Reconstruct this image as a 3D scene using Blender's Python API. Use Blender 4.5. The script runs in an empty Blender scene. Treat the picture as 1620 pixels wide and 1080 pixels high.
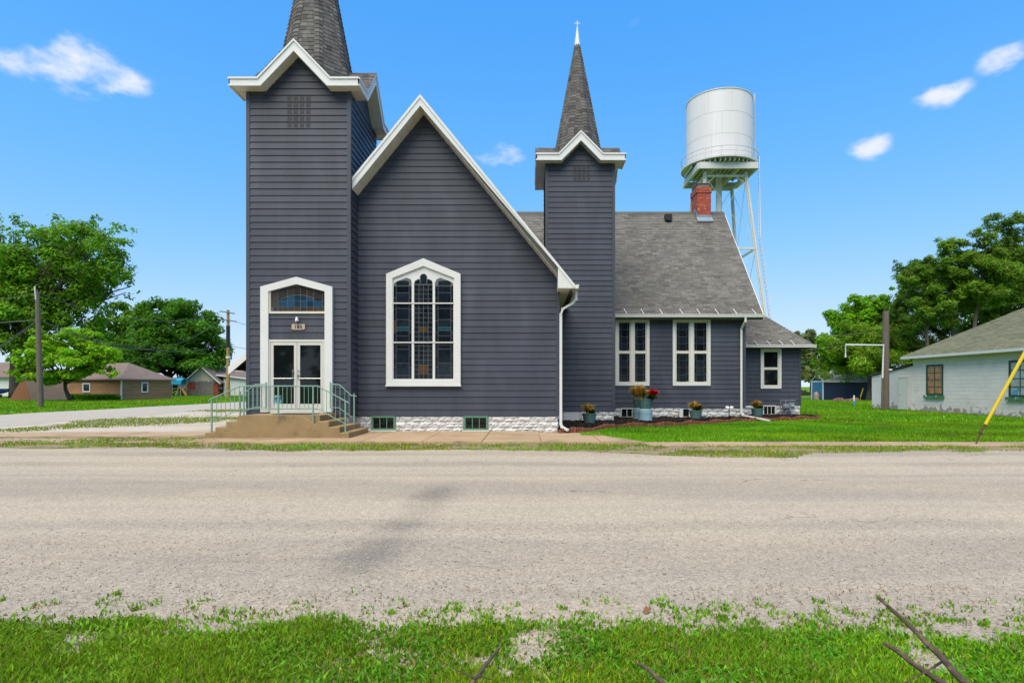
import bpy, math, random
import numpy as np
from mathutils import Vector, Matrix
R = math.radians
S = bpy.context.scene
COL = S.collection
random.seed(7)

# ------------------------------------------------------------------ camera, sky, sun, exposure
CAMH = 1.48
cd = bpy.data.cameras.new('camera'); cam = bpy.data.objects.new('camera', cd); COL.objects.link(cam)
cam.location = (0, 0, CAMH); cam.rotation_euler = (R(90), 0, 0)
cd.sensor_fit = 'HORIZONTAL'; cd.sensor_width = 36; cd.lens = 20.67
cd.shift_x = -0.0154; cd.shift_y = 0.0438; cd.clip_end = 5000; cd.clip_start = 0.05
S.camera = cam

SUN_EL, SUN_AZ = 60, 200          # azimuth clockwise from +Y
sv = Vector((math.sin(R(SUN_AZ))*math.cos(R(SUN_EL)), math.cos(R(SUN_AZ))*math.cos(R(SUN_EL)), math.sin(R(SUN_EL))))
sd = bpy.data.lights.new('sun', 'SUN'); sun = bpy.data.objects.new('sun', sd); COL.objects.link(sun)
sd.energy = 3.9; sd.angle = R(62); sd.color = (1.0, 0.89, 0.68)
sun.location = (20, -20, 40); sun.rotation_euler = sv.to_track_quat('Z', 'Y').to_euler()

W = bpy.data.worlds.new('World'); S.world = W; W.use_nodes = True
nt = W.node_tree; N = nt.nodes; L = nt.links; N.clear()
wout = N.new('ShaderNodeOutputWorld'); bg = N.new('ShaderNodeBackground'); L.new(bg.outputs[0], wout.inputs[0])
sky = N.new('ShaderNodeTexSky'); sky.sky_type = 'NISHITA'; sky.sun_disc = False
sky.sun_elevation = R(SUN_EL); sky.sun_rotation = R(SUN_AZ)
sky.air_density = 1.0; sky.dust_density = 0.0; sky.ozone_density = 1.5
bg.inputs[1].default_value = 0.15
# grade the sky the way the photograph is graded: deep azure overhead, pale blue low down
sep = N.new('ShaderNodeSeparateColor'); hs = N.new('ShaderNodeCombineColor'); L.new(sky.outputs[0], sep.inputs[0])
K = .15*1.46
def wm(op, a, b_):
    m = N.new('ShaderNodeMath'); m.operation = op
    for q, v in enumerate((a, b_)):
        if isinstance(v, (int, float)): m.inputs[q].default_value = v
        else: L.new(v, m.inputs[q])
    return m.outputs[0]
for ch, (gain, pw, cap) in enumerate(((.98, 1.55, .74), (1.08, .80, 1.08), (1.02, .10, 9))):
    v_ = wm('MULTIPLY', wm('POWER', wm('MULTIPLY', sep.outputs[ch], K), pw), gain)
    if cap < 2: v_ = wm('MULTIPLY', wm('SUBTRACT', 1., wm('POWER', math.e, wm('MULTIPLY', v_, -1/cap))), cap)      # soft shoulder
    L.new(wm('MULTIPLY', v_, 1/K), hs.inputs[ch])
# clouds: soft patches fixed in the sky by direction
tc = N.new('ShaderNodeTexCoord')
nz = N.new('ShaderNodeTexNoise'); nz.inputs['Scale'].default_value = 15; nz.inputs['Detail'].default_value = 9; nz.inputs['Roughness'].default_value = .58
mpn = N.new('ShaderNodeMapping'); mpn.inputs['Scale'].default_value = (1, 1, 1.9); L.new(tc.outputs['Generated'], mpn.inputs[0]); L.new(mpn.outputs[0], nz.inputs[0])
def wmath(op, a, b=None):
    m = N.new('ShaderNodeMath'); m.operation = op
    for i, v in enumerate((a, b)):
        if v is None: continue
        if isinstance(v, (int, float)): m.inputs[i].default_value = v
        else: L.new(v, m.inputs[i])
    return m.outputs[0]
def skydir(px, py):
    return Vector(((px-835)/930, 1, (611-py)/930)).normalized()
total = None
CL = [(62,104,.046,.022,1.0),(122,92,.044,.024,1.0),(178,126,.042,.021,.95),(125,118,.060,.024,1.0),(785,246,.036,.020,.75),(815,255,.022,.012,.6),
      (988,44,.022,.022,.42),(1490,150,.030,.017,.9),(1375,233,.028,.016,.85),(1586,92,.026,.017,.85)]
rng0 = random.Random(3)
cl_dirs = [(skydir(x, y), a, b, s) for x, y, a, b, s in CL]
for i in range(26):            # larger unseen clouds added outside the view to whiten the ambient light
    az = R(rng0.uniform(55, 305)); el = R(rng0.uniform(12, 60))
    cl_dirs.append((Vector((math.sin(az)*math.cos(el), math.cos(az)*math.cos(el), math.sin(el))), rng0.uniform(.08, .16), rng0.uniform(.045, .08), .95))
for d, a, b, s in cl_dirs:
    right = d.cross(Vector((0, 0, 1))).normalized(); up = right.cross(d).normalized()
    def dot(v):
        vm = N.new('ShaderNodeVectorMath'); vm.operation = 'DOT_PRODUCT'; L.new(tc.outputs['Generated'], vm.inputs[0]); vm.inputs[1].default_value = v
        return vm.outputs['Value']
    e = wmath('ADD', wmath('POWER', wmath('MULTIPLY', dot(right), 1/a), 2), wmath('POWER', wmath('MULTIPLY', dot(up), 1/b), 2))
    front = wmath('GREATER_THAN', dot(d), 0)
    f = wmath('MULTIPLY', wmath('MULTIPLY', wmath('MAXIMUM', wmath('SUBTRACT', 1.0, wmath('MULTIPLY', e, .5)), 0), s), front)
    total = f if total is None else wmath('MAXIMUM', total, f)
shaped = wmath('SUBTRACT', wmath('ADD', total, wmath('MULTIPLY', nz.outputs['Fac'], 2.9)), 1.78)
sm = N.new('ShaderNodeMapRange'); sm.interpolation_type = 'SMOOTHSTEP'; sm.inputs['From Min'].default_value = 0; sm.inputs['From Max'].default_value = .95
L.new(shaped, sm.inputs['Value'])
msk = wmath('MULTIPLY', wmath('MULTIPLY', sm.outputs[0], wmath('MINIMUM', wmath('MULTIPLY', total, 1.5), 1)), .92)
mx = N.new('ShaderNodeMix'); mx.data_type = 'RGBA'; L.new(msk, mx.inputs['Factor']); L.new(hs.outputs[0], mx.inputs['A']); mx.inputs['B'].default_value = (4.1, 4.25, 4.55, 1)
L.new(mx.outputs['Result'], bg.inputs[0])

S.view_settings.view_transform = 'Standard'; S.view_settings.look = 'None'; S.view_settings.gamma = 1; S.view_settings.use_curve_mapping = False
S.view_settings.exposure = 0.55
S.cycles.use_denoising = True
S.cycles.max_bounces = 6; S.cycles.transparent_max_bounces = 6

# ------------------------------------------------------------------ helpers
def P(px, py, D):
    """world point seen at photo pixel (px, py) at depth D"""
    return Vector(((px-835)/930*D, D, CAMH+(611-py)/930*D))
def PX(px, D): return (px-835)/930*D
def PZ(py, D): return CAMH+(611-py)/930*D

MATS = {}
def mat(name, col, rough=.6, var=.12, scale=3., bump=0., bscale=40., spec=.4, metal=0., tint=0., rnd=0., col2=None, c2scale=.6, c2lo=.5, c2hi=.62, stretch=(1,1,1), transl=0., vcol=False, zdirt=None, detail=5):
    m = bpy.data.materials.new(name); m.use_nodes = True; MATS[name] = m
    t = m.node_tree; n = t.nodes; l = t.links
    b = n['Principled BSDF']; b.inputs['Roughness'].default_value = rough; b.inputs['Metallic'].default_value = metal
    b.inputs['Specular IOR Level'].default_value = spec
    geo = n.new('ShaderNodeNewGeometry'); mp = n.new('ShaderNodeMapping'); mp.inputs['Scale'].default_value = stretch
    l.new(geo.outputs['Position'], mp.inputs[0])
    def noise(sc, det=detail, ro=.6):
        x = n.new('ShaderNodeTexNoise'); x.inputs['Scale'].default_value = sc; x.inputs['Detail'].default_value = det; x.inputs['Roughness'].default_value = ro
        l.new(mp.outputs[0], x.inputs[0]); return x.outputs['Fac']
    def rmap(v, a, b_, c, d_, smooth=False):
        x = n.new('ShaderNodeMapRange'); l.new(v, x.inputs[0])
        if smooth: x.interpolation_type = 'SMOOTHSTEP'
        for i, q in enumerate((a, b_, c, d_)): x.inputs[i+1].default_value = q
        return x.outputs[0]
    def mul(c, f):
        x = n.new('ShaderNodeVectorMath'); x.operation = 'SCALE'; l.new(c, x.inputs[0]); l.new(f, x.inputs['Scale']); return x.outputs[0]
    def mix(f, a, c):
        x = n.new('ShaderNodeMix'); x.data_type = 'RGBA'; l.new(f, x.inputs['Factor'])
        for s_, v in (('A', a), ('B', c)):
            if isinstance(v, tuple): x.inputs[s_].default_value = (*v[:3], 1)
            else: l.new(v, x.inputs[s_])
        return x.outputs['Result']
    if vcol:
        at = n.new('ShaderNodeAttribute'); at.attribute_name = 'col'; c = at.outputs['Color']
    else:
        rg = n.new('ShaderNodeRGB'); rg.outputs[0].default_value = (*col, 1); c = rg.outputs[0]
    if col2: c = mix(rmap(noise(c2scale), c2lo, c2hi, 0, 1, True), c, col2)
    if zdirt:      # a band of dirt with a noisy edge: (colour, height, softness)
        sp = n.new('ShaderNodeSeparateXYZ'); l.new(geo.outputs['Position'], sp.inputs[0])
        ad = n.new('ShaderNodeMath'); ad.operation = 'ADD'; l.new(sp.outputs['Z'], ad.inputs[0]); l.new(rmap(noise(3.), .3, .7, -zdirt[2], zdirt[2]), ad.inputs[1])
        c = mix(rmap(ad.outputs[0], zdirt[1]-.03, zdirt[1]+.05, zdirt[3] if len(zdirt) > 3 else .85, 0), c, zdirt[0])
    if var: c = mul(c, rmap(noise(scale), .25, .75, 1-var, 1+var))
    if tint:
        at = n.new('ShaderNodeAttribute'); at.attribute_name = 'tint'; c = mul(c, rmap(at.outputs['Fac'], 0, 1, 1-tint, 1+tint))
    if rnd:
        oi = n.new('ShaderNodeObjectInfo'); c = mul(c, rmap(oi.outputs['Random'], 0, 1, 1-rnd, 1+rnd))
    l.new(c, b.inputs['Base Color'])
    if bump:
        bp = n.new('ShaderNodeBump'); bp.inputs['Strength'].default_value = min(1, bump); bp.inputs['Distance'].default_value = .02*max(1, bump)
        l.new(noise(bscale, 3), bp.inputs['Height']); l.new(bp.outputs[0], b.inputs['Normal'])
    if transl:
        tr = n.new('ShaderNodeBsdfTranslucent'); l.new(c, tr.inputs[0]); ms = n.new('ShaderNodeMixShader'); ms.inputs[0].default_value = transl
        l.new(b.outputs[0], ms.inputs[1]); l.new(tr.outputs[0], ms.inputs[2]); l.new(ms.outputs[0], n['Material Output'].inputs[0])
    return m

def tag(o, label=None, cat=None, group=None, kind=None):
    if label: o['label'] = label
    if cat: o['category'] = cat
    if group: o['group'] = group
    if kind: o['kind'] = kind
    return o
def adopt(o, parent):
    if parent is None: return
    o.parent = parent
    if parent.type == 'EMPTY' and parent.parent is None: o.matrix_parent_inverse = Matrix.Translation(-Vector(parent.location))
def thing(name, label, cat, loc, group=None):
    o = bpy.data.objects.new(name, None); COL.objects.link(o); o.location = loc; o.empty_display_size = .2
    return tag(o, label, cat, group)
def inst(name, mesh, parent=None, loc=(0,0,0), scale=(1,1,1), rotz=0):
    o = bpy.data.objects.new(name, mesh); COL.objects.link(o); o.location = loc; o.scale = scale; o.rotation_euler = (0, 0, rotz); adopt(o, parent); return o

class MB:
    def __init__(s): s.v = []; s.f = []; s.t = []; s.cur = .5; s.smooth = False
    def add(s, vs, fs):
        k = len(s.v); s.v += [tuple(v) for v in vs]; s.f += [tuple(i+k for i in f) for f in fs]; s.t += [s.cur]*len(fs); return s
    def box(s, x0, x1, y0, y1, z0, z1):
        x0, x1 = sorted((x0, x1)); y0, y1 = sorted((y0, y1)); z0, z1 = sorted((z0, z1))
        return s.add([(x0,y0,z0),(x1,y0,z0),(x1,y1,z0),(x0,y1,z0),(x0,y0,z1),(x1,y0,z1),(x1,y1,z1),(x0,y1,z1)],
                     [(0,3,2,1),(4,5,6,7),(0,1,5,4),(1,2,6,5),(2,3,7,6),(3,0,4,7)])
    def hexa(s, a, b):      # two 4-point loops joined
        return s.add(list(a)+list(b), [(0,3,2,1),(4,5,6,7),(0,1,5,4),(1,2,6,5),(2,3,7,6),(3,0,4,7)])
    def prism(s, poly, y0, y1):   # polygon in (x, z) pushed along y
        n = len(poly)
        return s.add([(x, y0, z) for x, z in poly]+[(x, y1, z) for x, z in poly],
                     [tuple(range(n)), tuple(range(2*n-1, n-1, -1))]+[(i, n+i, n+(i+1) % n, (i+1) % n) for i in range(n)])
    def prismx(s, poly, x0, x1):  # polygon in (y, z) pushed along x
        n = len(poly)
        return s.add([(x0, y, z) for y, z in poly]+[(x1, y, z) for y, z in poly],
                     [tuple(range(n-1, -1, -1)), tuple(range(n, 2*n))]+[((i+1) % n, n+(i+1) % n, n+i, i) for i in range(n)])
    def prismz(s, poly, z0, z1):
        n = len(poly)
        return s.add([(x, y, z0) for x, y in poly]+[(x, y, z1) for x, y in poly],
                     [tuple(range(n-1, -1, -1)), tuple(range(n, 2*n))]+[(i, (i+1) % n, n+(i+1) % n, n+i) for i in range(n)])
    def beam(s, a, b, w, h=None, up=(0,0,1)):   # square bar
        a = Vector(a); b = Vector(b); h = h or w; d = (b-a).normalized(); u = Vector(up)
        if abs(d.dot(u)) > .98: u = Vector((0, 1, 0))
        r = d.cross(u).normalized()*(w/2); q = r.cross(d).normalized()*(h/2)
        return s.hexa([a-r-q, a+r-q, a+r+q, a-r+q], [b-r-q, b+r-q, b+r+q, b-r+q])
    def tube(s, pts, rad, n=8, caps=True):
        pts = [Vector(p) for p in pts]; m = len(pts)
        if not hasattr(rad, '__len__'): rad = [rad]*m
        ref = Vector((0, 0, 1)); vs = []
        for i, p in enumerate(pts):
            d = (pts[min(i+1, m-1)]-pts[max(i-1, 0)]).normalized()
            u = d.cross(ref)
            if u.length < .05: u = d.cross(Vector((0, 1, 0)))
            u.normalize(); w = d.cross(u)
            vs += [p+(u*math.cos(2*math.pi*k/n)+w*math.sin(2*math.pi*k/n))*rad[i] for k in range(n)]
        fs = [(i*n+k, i*n+(k+1) % n, (i+1)*n+(k+1) % n, (i+1)*n+k) for i in range(m-1) for k in range(n)]
        if caps: fs += [tuple(range(n-1, -1, -1)), tuple(range((m-1)*n, m*n))]
        return s.add(vs, fs)
    def lathe(s, prof, c=(0,0,0), n=24, a0=0):     # prof: (r, z)
        vs = []; m = len(prof)
        for r, z in prof: vs += [(c[0]+r*math.cos(a0+2*math.pi*k/n), c[1]+r*math.sin(a0+2*math.pi*k/n), c[2]+z) for k in range(n)]
        fs = [(i*n+k, i*n+(k+1) % n, (i+1)*n+(k+1) % n, (i+1)*n+k) for i in range(m-1) for k in range(n)]
        return s.add(vs, fs)
    def mesh(s, name, m):
        me = bpy.data.meshes.new(name); me.from_pydata(s.v, [], s.f); me.materials.append(m)
        if any(t != .5 for t in s.t):
            a = me.attributes.new('tint', 'FLOAT', 'FACE'); a.data.foreach_set('value', s.t)
        if s.smooth:
            me.polygons.foreach_set('use_smooth', [True]*len(me.polygons))
            try: me.set_sharp_from_angle(angle=R(40))
            except Exception: pass
        me.update(); return me
    def build(s, name, m, parent=None, kind=None):
        o = bpy.data.objects.new(name, s.mesh(name, m)); COL.objects.link(o); adopt(o, parent)
        if kind: o['kind'] = kind
        return o

def np_mesh(name, V, F, m, cols=None, smooth=False):
    """V (n,3), F (k,3|4) arrays; cols (n,3) vertex colours"""
    me = bpy.data.meshes.new(name); nv, nf, k = len(V), len(F), F.shape[1]
    me.vertices.add(nv); me.vertices.foreach_set('co', V.astype(np.float32).ravel())
    me.loops.add(nf*k); me.loops.foreach_set('vertex_index', F.astype(np.int32).ravel())
    me.polygons.add(nf); me.polygons.foreach_set('loop_start', np.arange(0, nf*k, k, dtype=np.int32))
    if cols is not None:
        a = me.attributes.new('col', 'FLOAT_COLOR', 'POINT'); c4 = np.ones((nv, 4), np.float32); c4[:, :3] = cols; a.data.foreach_set('color', c4.ravel())
    me.update(calc_edges=True); me.validate(); me.materials.append(m); return me

def vnoise(x, y, seed=0):
    """smooth value noise in numpy, 0..1"""
    xi = np.floor(x).astype(np.int64); yi = np.floor(y).astype(np.int64); fx = x-xi; fy = y-yi
    fx = fx*fx*(3-2*fx); fy = fy*fy*(3-2*fy)
    def h(a, b):
        n = (a*374761393+b*668265263+seed*974634777) & 0xffffffff
        n = ((n ^ (n >> 13))*1274126177) & 0xffffffff
        return ((n ^ (n >> 16)) & 0xffff)/65535.
    return (h(xi, yi)*(1-fx)+h(xi+1, yi)*fx)*(1-fy)+(h(xi, yi+1)*(1-fx)+h(xi+1, yi+1)*fx)*fy

def shingles(mb, o, u, v, poly, course=.14, tab=.3, thick=.014, rg=random):
    """courses of overlapping tabs on the convex polygon poly (u, v coordinates from o)"""
    o = Vector(o); u = Vector(u).normalized(); v = Vector(v).normalized(); n = u.cross(v)
    vmin = min(p[1] for p in poly); vmax = max(p[1] for p in poly)
    def span(y):
        xs = []
        for i in range(len(poly)):
            (x0, y0), (x1, y1) = poly[i], poly[(i+1) % len(poly)]
            if (y0-y)*(y1-y) <= 0 and y0 != y1: xs.append(x0+(x1-x0)*(y-y0)/(y1-y0))
        return (min(xs), max(xs)) if len(xs) > 1 else None
    k = 0; y = vmin
    while y < vmax-.01:
        y1 = min(y+course*1.06, vmax); s0 = span(y+.0005); s1 = span(y1-.0005)
        if s0 and s1:
            x = min(s0[0], s1[0])-rg.uniform(0, tab); end = max(s0[1], s1[1])
            while x < end:
                w = tab*rg.choice((.6, .8, 1, 1, 1.2)); a, b = x, x+w-.006; x += w
                a0, b0 = max(a, s0[0]), min(b, s0[1]); a1, b1 = max(a, s1[0]), min(b, s1[1])
                if b0 <= a0 and b1 <= a1: continue
                if b0 < a0: a0 = b0 = min(max((a0+b0)/2, s0[0]), s0[1])
                if b1 < a1: a1 = b1 = min(max((a1+b1)/2, s1[0]), s1[1])
                h = thick*rg.uniform(.7, 1.3); mb.cur = min(max(rg.gauss(.5, .22), .01), .99)
                pt = lambda uu, vv, hh: o+u*uu+v*vv+n*hh
                mb.add([pt(a0, y, 0), pt(b0, y, 0), pt(a0, y, h), pt(b0, y, h), pt(b1, y1, .003), pt(a1, y1, .003)], [(0,1,3,2), (2,3,4,5)])
        y += course; k += 1
    mb.cur = .5
    return mb

# ------------------------------------------------------------------ materials
M_SIDING = mat('slate_siding', (.053,.058,.080), rough=.48, var=.18, scale=1.4, rnd=.09, spec=.22, bump=.08, bscale=3, stretch=(1.3,1.3,.35), col2=(.068,.073,.096), c2scale=.9, c2lo=.50, c2hi=.72)
M_POST = mat('slate_trim', (.051,.056,.076), rough=.5, var=.08)
M_WHITE = mat('white_paint', (.63,.63,.63), rough=.5, var=.05, scale=2)
M_CREAM = mat('cream_aluminium', (.60,.565,.48), rough=.5, var=.06, rnd=.04)
M_SHINGLE = mat('asphalt_shingle', (.145,.136,.124), rough=.95, var=.18, scale=1.2, tint=.30, bump=.35, bscale=160, spec=.15)
M_SPIRE = mat('spire_shingle', (.120,.112,.108), rough=.95, var=.18, scale=1.5, tint=.42, bump=.3, bscale=120, spec=.15)
M_GSHINGLE = mat('green_grey_shingle', (.18,.18,.115), rough=.95, var=.14, scale=1.2, tint=.25, bump=.3, bscale=150, spec=.15)
M_BLOCK = mat('painted_rock_block', (.57,.57,.575), rough=.75, zdirt=((.30,.25,.19), .06, .10, .55), var=.10, scale=5, bump=.8, bscale=22, rnd=.05)
M_MORTAR = mat('mortar', (.50,.49,.47), rough=.9, var=.1)
M_BRICK = mat('red_brick', (.34,.075,.045), rough=.85, var=.22, scale=9, tint=.30, bump=.4, bscale=60, col2=(.55,.42,.36), c2scale=7, c2lo=.60, c2hi=.70)
M_CONC = mat('tan_concrete', (.27,.19,.095), rough=.9, var=.22, scale=1.6, bump=.3, bscale=60, col2=(.15,.105,.06), c2scale=2.2, c2lo=.54, c2hi=.72, rnd=.05)
M_WALK = mat('walk_concrete', (.36,.25,.155), rough=.9, var=.15, scale=1.2, bump=.25, bscale=70, col2=(.23,.16,.10), c2scale=.9, c2lo=.52, c2hi=.7, rnd=.06)
M_GREENM = mat('mint_metal', (.17,.31,.25), rough=.45, var=.12, scale=14, col2=(.13,.22,.17), c2scale=9, c2lo=.62, c2hi=.72)
M_GREENP = mat('green_paint', (.085,.22,.14), rough=.55, var=.15, scale=9)
M_DGREEN = mat('dark_green_paint', (.018,.06,.03), rough=.5, var=.2, scale=9)
M_GLASS = mat('dark_glass', (.006,.008,.009), rough=.04, var=0, spec=.42)
M_LEADG = mat('leaded_glass', (.009,.013,.021), rough=.10, var=.5, scale=6, spec=.35, bump=.05, bscale=6, rnd=.5)
M_TEAL = mat('teal_glass', (.008,.06,.07), rough=.1, var=.2, spec=.5)
M_BLUEG = mat('blue_glass', (.012,.045,.09), rough=.1, var=.35, scale=4, spec=.5, rnd=.45)
M_AMBER = mat('amber_glass', (.075,.040,.008), rough=.15, var=.2, spec=.5)
M_ORANGEG = mat('orange_glass', (.08,.024,.008), rough=.15, var=.2, spec=.5)
M_BROWNG = mat('brown_glass', (.045,.034,.026), rough=.12, var=.3, spec=.5, rnd=.3)
M_LEAD = mat('lead_came', (.11,.115,.12), rough=.5, var=.1, metal=.2)
M_ALU = mat('door_aluminium', (.56,.55,.52), rough=.4, var=.05)
M_STEEL = mat('bright_steel', (.5,.5,.5), rough=.3, metal=.8, var=.05)
M_BLACK = mat('black_metal', (.012,.012,.013), rough=.5, var=.1)
M_TANK = mat('tank_paint', (.65,.625,.665), rough=.7, var=.07, scale=.5, stretch=(1.4,1.4,.12), col2=(.44,.40,.37), c2scale=1.1, c2lo=.62, c2hi=.82)
M_TSTEEL = mat('tower_steel', (.52,.52,.52), rough=.55, var=.08, scale=1.5, col2=(.36,.28,.22), c2scale=2.2, c2lo=.63, c2hi=.72)
M_WOODP = mat('weathered_pole', (.13,.105,.085), rough=.9, var=.3, scale=4, bump=.5, bscale=30, stretch=(6,6,.5))
M_WOODY = mat('yellow_pole', (.30,.20,.075), rough=.9, var=.3, scale=3, bump=.4, bscale=30, stretch=(5,5,.5))
M_BARK = mat('tree_bark', (.085,.066,.05), rough=.95, var=.35, scale=3, bump=.9, bscale=14, stretch=(3,3,.6))
M_PBARK = mat('pine_bark', (.12,.092,.075), rough=.95, var=.3, scale=3, bump=.9, bscale=12, stretch=(3,3,.7))
M_WIRE = mat('grey_cable', (.09,.09,.09), rough=.7, var=0)
# ------------------------------------------------------------------ ground, road, paths
M_GROUND = mat('lawn_soil', (.075,.170,.007), rough=.95, var=.28, scale=1.6, bump=.6, bscale=25, col2=(.12,.205,.010), c2scale=.22, c2lo=.42, c2hi=.62, spec=.1)
def road_mat(name, base, dark, warm, stone=.55, stain=False):
    m = bpy.data.materials.new(name); m.use_nodes = True; t = m.node_tree; n = t.nodes; l = t.links; b = n['Principled BSDF']
    b.inputs['Roughness'].default_value = .95; b.inputs['Specular IOR Level'].default_value = .15
    g = n.new('ShaderNodeNewGeometry')
    def noise(sc, det=4, st=None):
        x = n.new('ShaderNodeTexNoise'); x.inputs['Scale'].default_value = sc; x.inputs['Detail'].default_value = det; x.inputs['Roughness'].default_value = .62
        if st:
            mp = n.new('ShaderNodeMapping'); mp.inputs['Scale'].default_value = st; l.new(g.outputs['Position'], mp.inputs[0]); l.new(mp.outputs[0], x.inputs[0])
        else: l.new(g.outputs['Position'], x.inputs[0])
        return x.outputs['Fac']
    def rm(v, a, c, d, e):
        x = n.new('ShaderNodeMapRange'); x.interpolation_type = 'SMOOTHSTEP'; l.new(v, x.inputs[0])
        for i, q in enumerate((a, c, d, e)): x.inputs[i+1].default_value = q
        return x.outputs[0]
    def mix(f, a, c, bt='MIX'):
        x = n.new('ShaderNodeMix'); x.data_type = 'RGBA'; x.blend_type = bt
        if isinstance(f, (int, float)): x.inputs['Factor'].default_value = f
        else: l.new(f, x.inputs['Factor'])
        for s_, v in (('A', a), ('B', c)):
            if isinstance(v, tuple): x.inputs[s_].default_value = (*v, 1)
            else: l.new(v, x.inputs[s_])
        return x.outputs['Result']
    c = mix(rm(noise(.5, 5, (.35, 1, 1)), .42, .66, 0, 1), base, warm)          # long streaks of tan dust along the road
    c = mix(rm(noise(.9, 5, (.22, 1.5, 1)), .58, .74, 0, .55), c, dark)         # worn tar streaks
    if stain:
        sx = n.new('ShaderNodeSeparateXYZ'); l.new(g.outputs['Position'], sx.inputs[0])
        def ma(op, a, q=None):
            x = n.new('ShaderNodeMath'); x.operation = op
            for i, v in enumerate((a, q)):
                if v is None: continue
                if isinstance(v, (int, float)): x.inputs[i].default_value = v
                else: l.new(v, x.inputs[i])
            return x.outputs[0]
        nn = ma('MULTIPLY', ma('SUBTRACT', noise(1.6, 5), .5), .7)
        ex = ma('ADD', ma('ABSOLUTE', ma('ADD', sx.outputs[0], ma('SUBTRACT', 1.62, ma('MULTIPLY', sx.outputs[1], .05)))), nn)
        ey = ma('ADD', ma('ABSOLUTE', ma('SUBTRACT', sx.outputs[1], 6.6)), nn)
        c = mix(ma('MULTIPLY', rm(ex, .0, .45, 1, 0), ma('MULTIPLY', rm(ey, 1.5, 2.6, 1, 0), .62)), c, (.15,.135,.12))   # old tar stain
        wv = n.new('ShaderNodeTexNoise'); wv.noise_dimensions = '1D'; wv.inputs['Scale'].default_value = .62; wv.inputs['Detail'].default_value = 2; l.new(ma('ADD', sx.outputs[1], ma('MULTIPLY', noise(.25, 2), .8)), wv.inputs['W'])
        c = mix(rm(wv.outputs['Fac'], .42, .62, 0, .55), c, (.45,.385,.30))       # wheel tracks swept pale
        dv = n.new('ShaderNodeTexVoronoi'); dv.feature = 'DISTANCE_TO_EDGE'; dv.inputs['Scale'].default_value = .55
        wp = n.new('ShaderNodeVectorMath'); wp.operation = 'ADD'; nv_ = n.new('ShaderNodeTexNoise'); nv_.inputs['Scale'].default_value = 2.2; nv_.inputs['Detail'].default_value = 6; l.new(g.outputs['Position'], nv_.inputs[0])
        l.new(g.outputs['Position'], wp.inputs[0]); l.new(nv_.outputs['Color'], wp.inputs[1]); l.new(wp.outputs[0], dv.inputs['Vector'])
        crk = ma('MULTIPLY', rm(dv.outputs['Distance'], .0, .012, 1, 0), rm(noise(.35, 3), .54, .62, 0, .75))
        c = mix(crk, c, (.07,.06,.05))
    vo = n.new('ShaderNodeTexVoronoi'); vo.inputs['Scale'].default_value = 85; l.new(g.outputs['Position'], vo.inputs['Vector'])
    sp = n.new('ShaderNodeSeparateColor'); l.new(vo.outputs['Color'], sp.inputs[0])
    c = mix(stone, c, mix(1., c, mix(sp.outputs[0], (.45,.44,.43), (1.5,1.48,1.45)), 'MULTIPLY'))
    vo2 = n.new('ShaderNodeTexVoronoi'); vo2.inputs['Scale'].default_value = 34; l.new(g.outputs['Position'], vo2.inputs['Vector'])
    sp2 = n.new('ShaderNodeSeparateColor'); l.new(vo2.outputs['Color'], sp2.inputs[0])
    c = mix(stone*.55, c, mix(1., c, mix(sp2.outputs[1], (.5,.5,.5), (1.45,1.45,1.43)), 'MULTIPLY'))
    l.new(c, b.inputs['Base Color'])
    bp = n.new('ShaderNodeBump'); bp.inputs['Strength'].default_value = .55; bp.inputs['Distance'].default_value = .008; l.new(vo.outputs['Distance'], bp.inputs['Height']); bp.invert = True
    l.new(bp.outputs[0], b.inputs['Normal'])
    return m
M_ROAD = road_mat('chip_seal_road', (.318,.274,.222), (.22,.19,.16), (.385,.32,.245), .45, stain=True)
M_STREET = road_mat('pale_street', (.38,.345,.30), (.27,.245,.215), (.40,.35,.29), .3)
M_GRAVEL = road_mat('limestone_gravel', (.47,.43,.375), (.34,.31,.27), (.42,.34,.255), .55)

g = MB()
nx = [-900,-300,-120,-60,-30,0,30,60,120,300,900]; ny = [-400,-60,-10,1,4,13,20,40,80,160,400,1500]
g.add([(x, y, 0) for y in ny for x in nx], [(j*11+i, j*11+i+1, (j+1)*11+i+1, (j+1)*11+i) for j in range(11) for i in range(10)])
tag(g.build('ground', M_GROUND), 'wide level ground under the short green lawn', 'ground', kind='structure')

def ragged_sheet(name, m, z, edge_a, edge_b, x0, x1, step, label, cat):
    """strip along X between two ragged edges Y = edge(x)"""
    b = MB(); xs = np.arange(x0, x1+step, step); vs = []
    for x in xs: vs += [(x, edge_a(x), z), (x, edge_b(x), z)]
    b.add(vs, [(2*i, 2*i+2, 2*i+3, 2*i+1) for i in range(len(xs)-1)])
    return tag(b.build(name, m), label, cat, kind='structure')
wob = lambda x, s, a, seed: a*(float(vnoise(np.array([x*s]), np.array([.5]), seed)[0])-.5)*2
far_edge_ = lambda x: 13.45 + wob(x, 1.1, .35, 3) + wob(x, 4, .12, 4) - (1.35*math.exp(-((x-4.2)/2.3)**2)) + (.5 if x < -7 else 0)
FE_X = np.arange(-95, 95, .1); FE_Y = np.array([far_edge_(x) for x in FE_X]); far_edge = lambda x: float(np.interp(x, FE_X, FE_Y))
near_edge = lambda x: 1.0
ragged_sheet('road', M_ROAD, .006, near_edge, far_edge, -90, 90, .25, 'pale chip sealed road crossing the foreground', 'road')
st = MB()
ys = np.arange(12.5, 260, 2.)
wl = lambda y: -27.2+.18*math.sin(y*.7)+.0*y
wr = lambda y: -19.3+.22*math.sin(y*.9+1)
vs = []
for y in ys: vs += [(wl(y), y, .014), (wr(y), y, .014)]
st.add(vs, [(2*i, 2*i+1, 2*i+3, 2*i+2) for i in range(len(ys)-1)])
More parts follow.
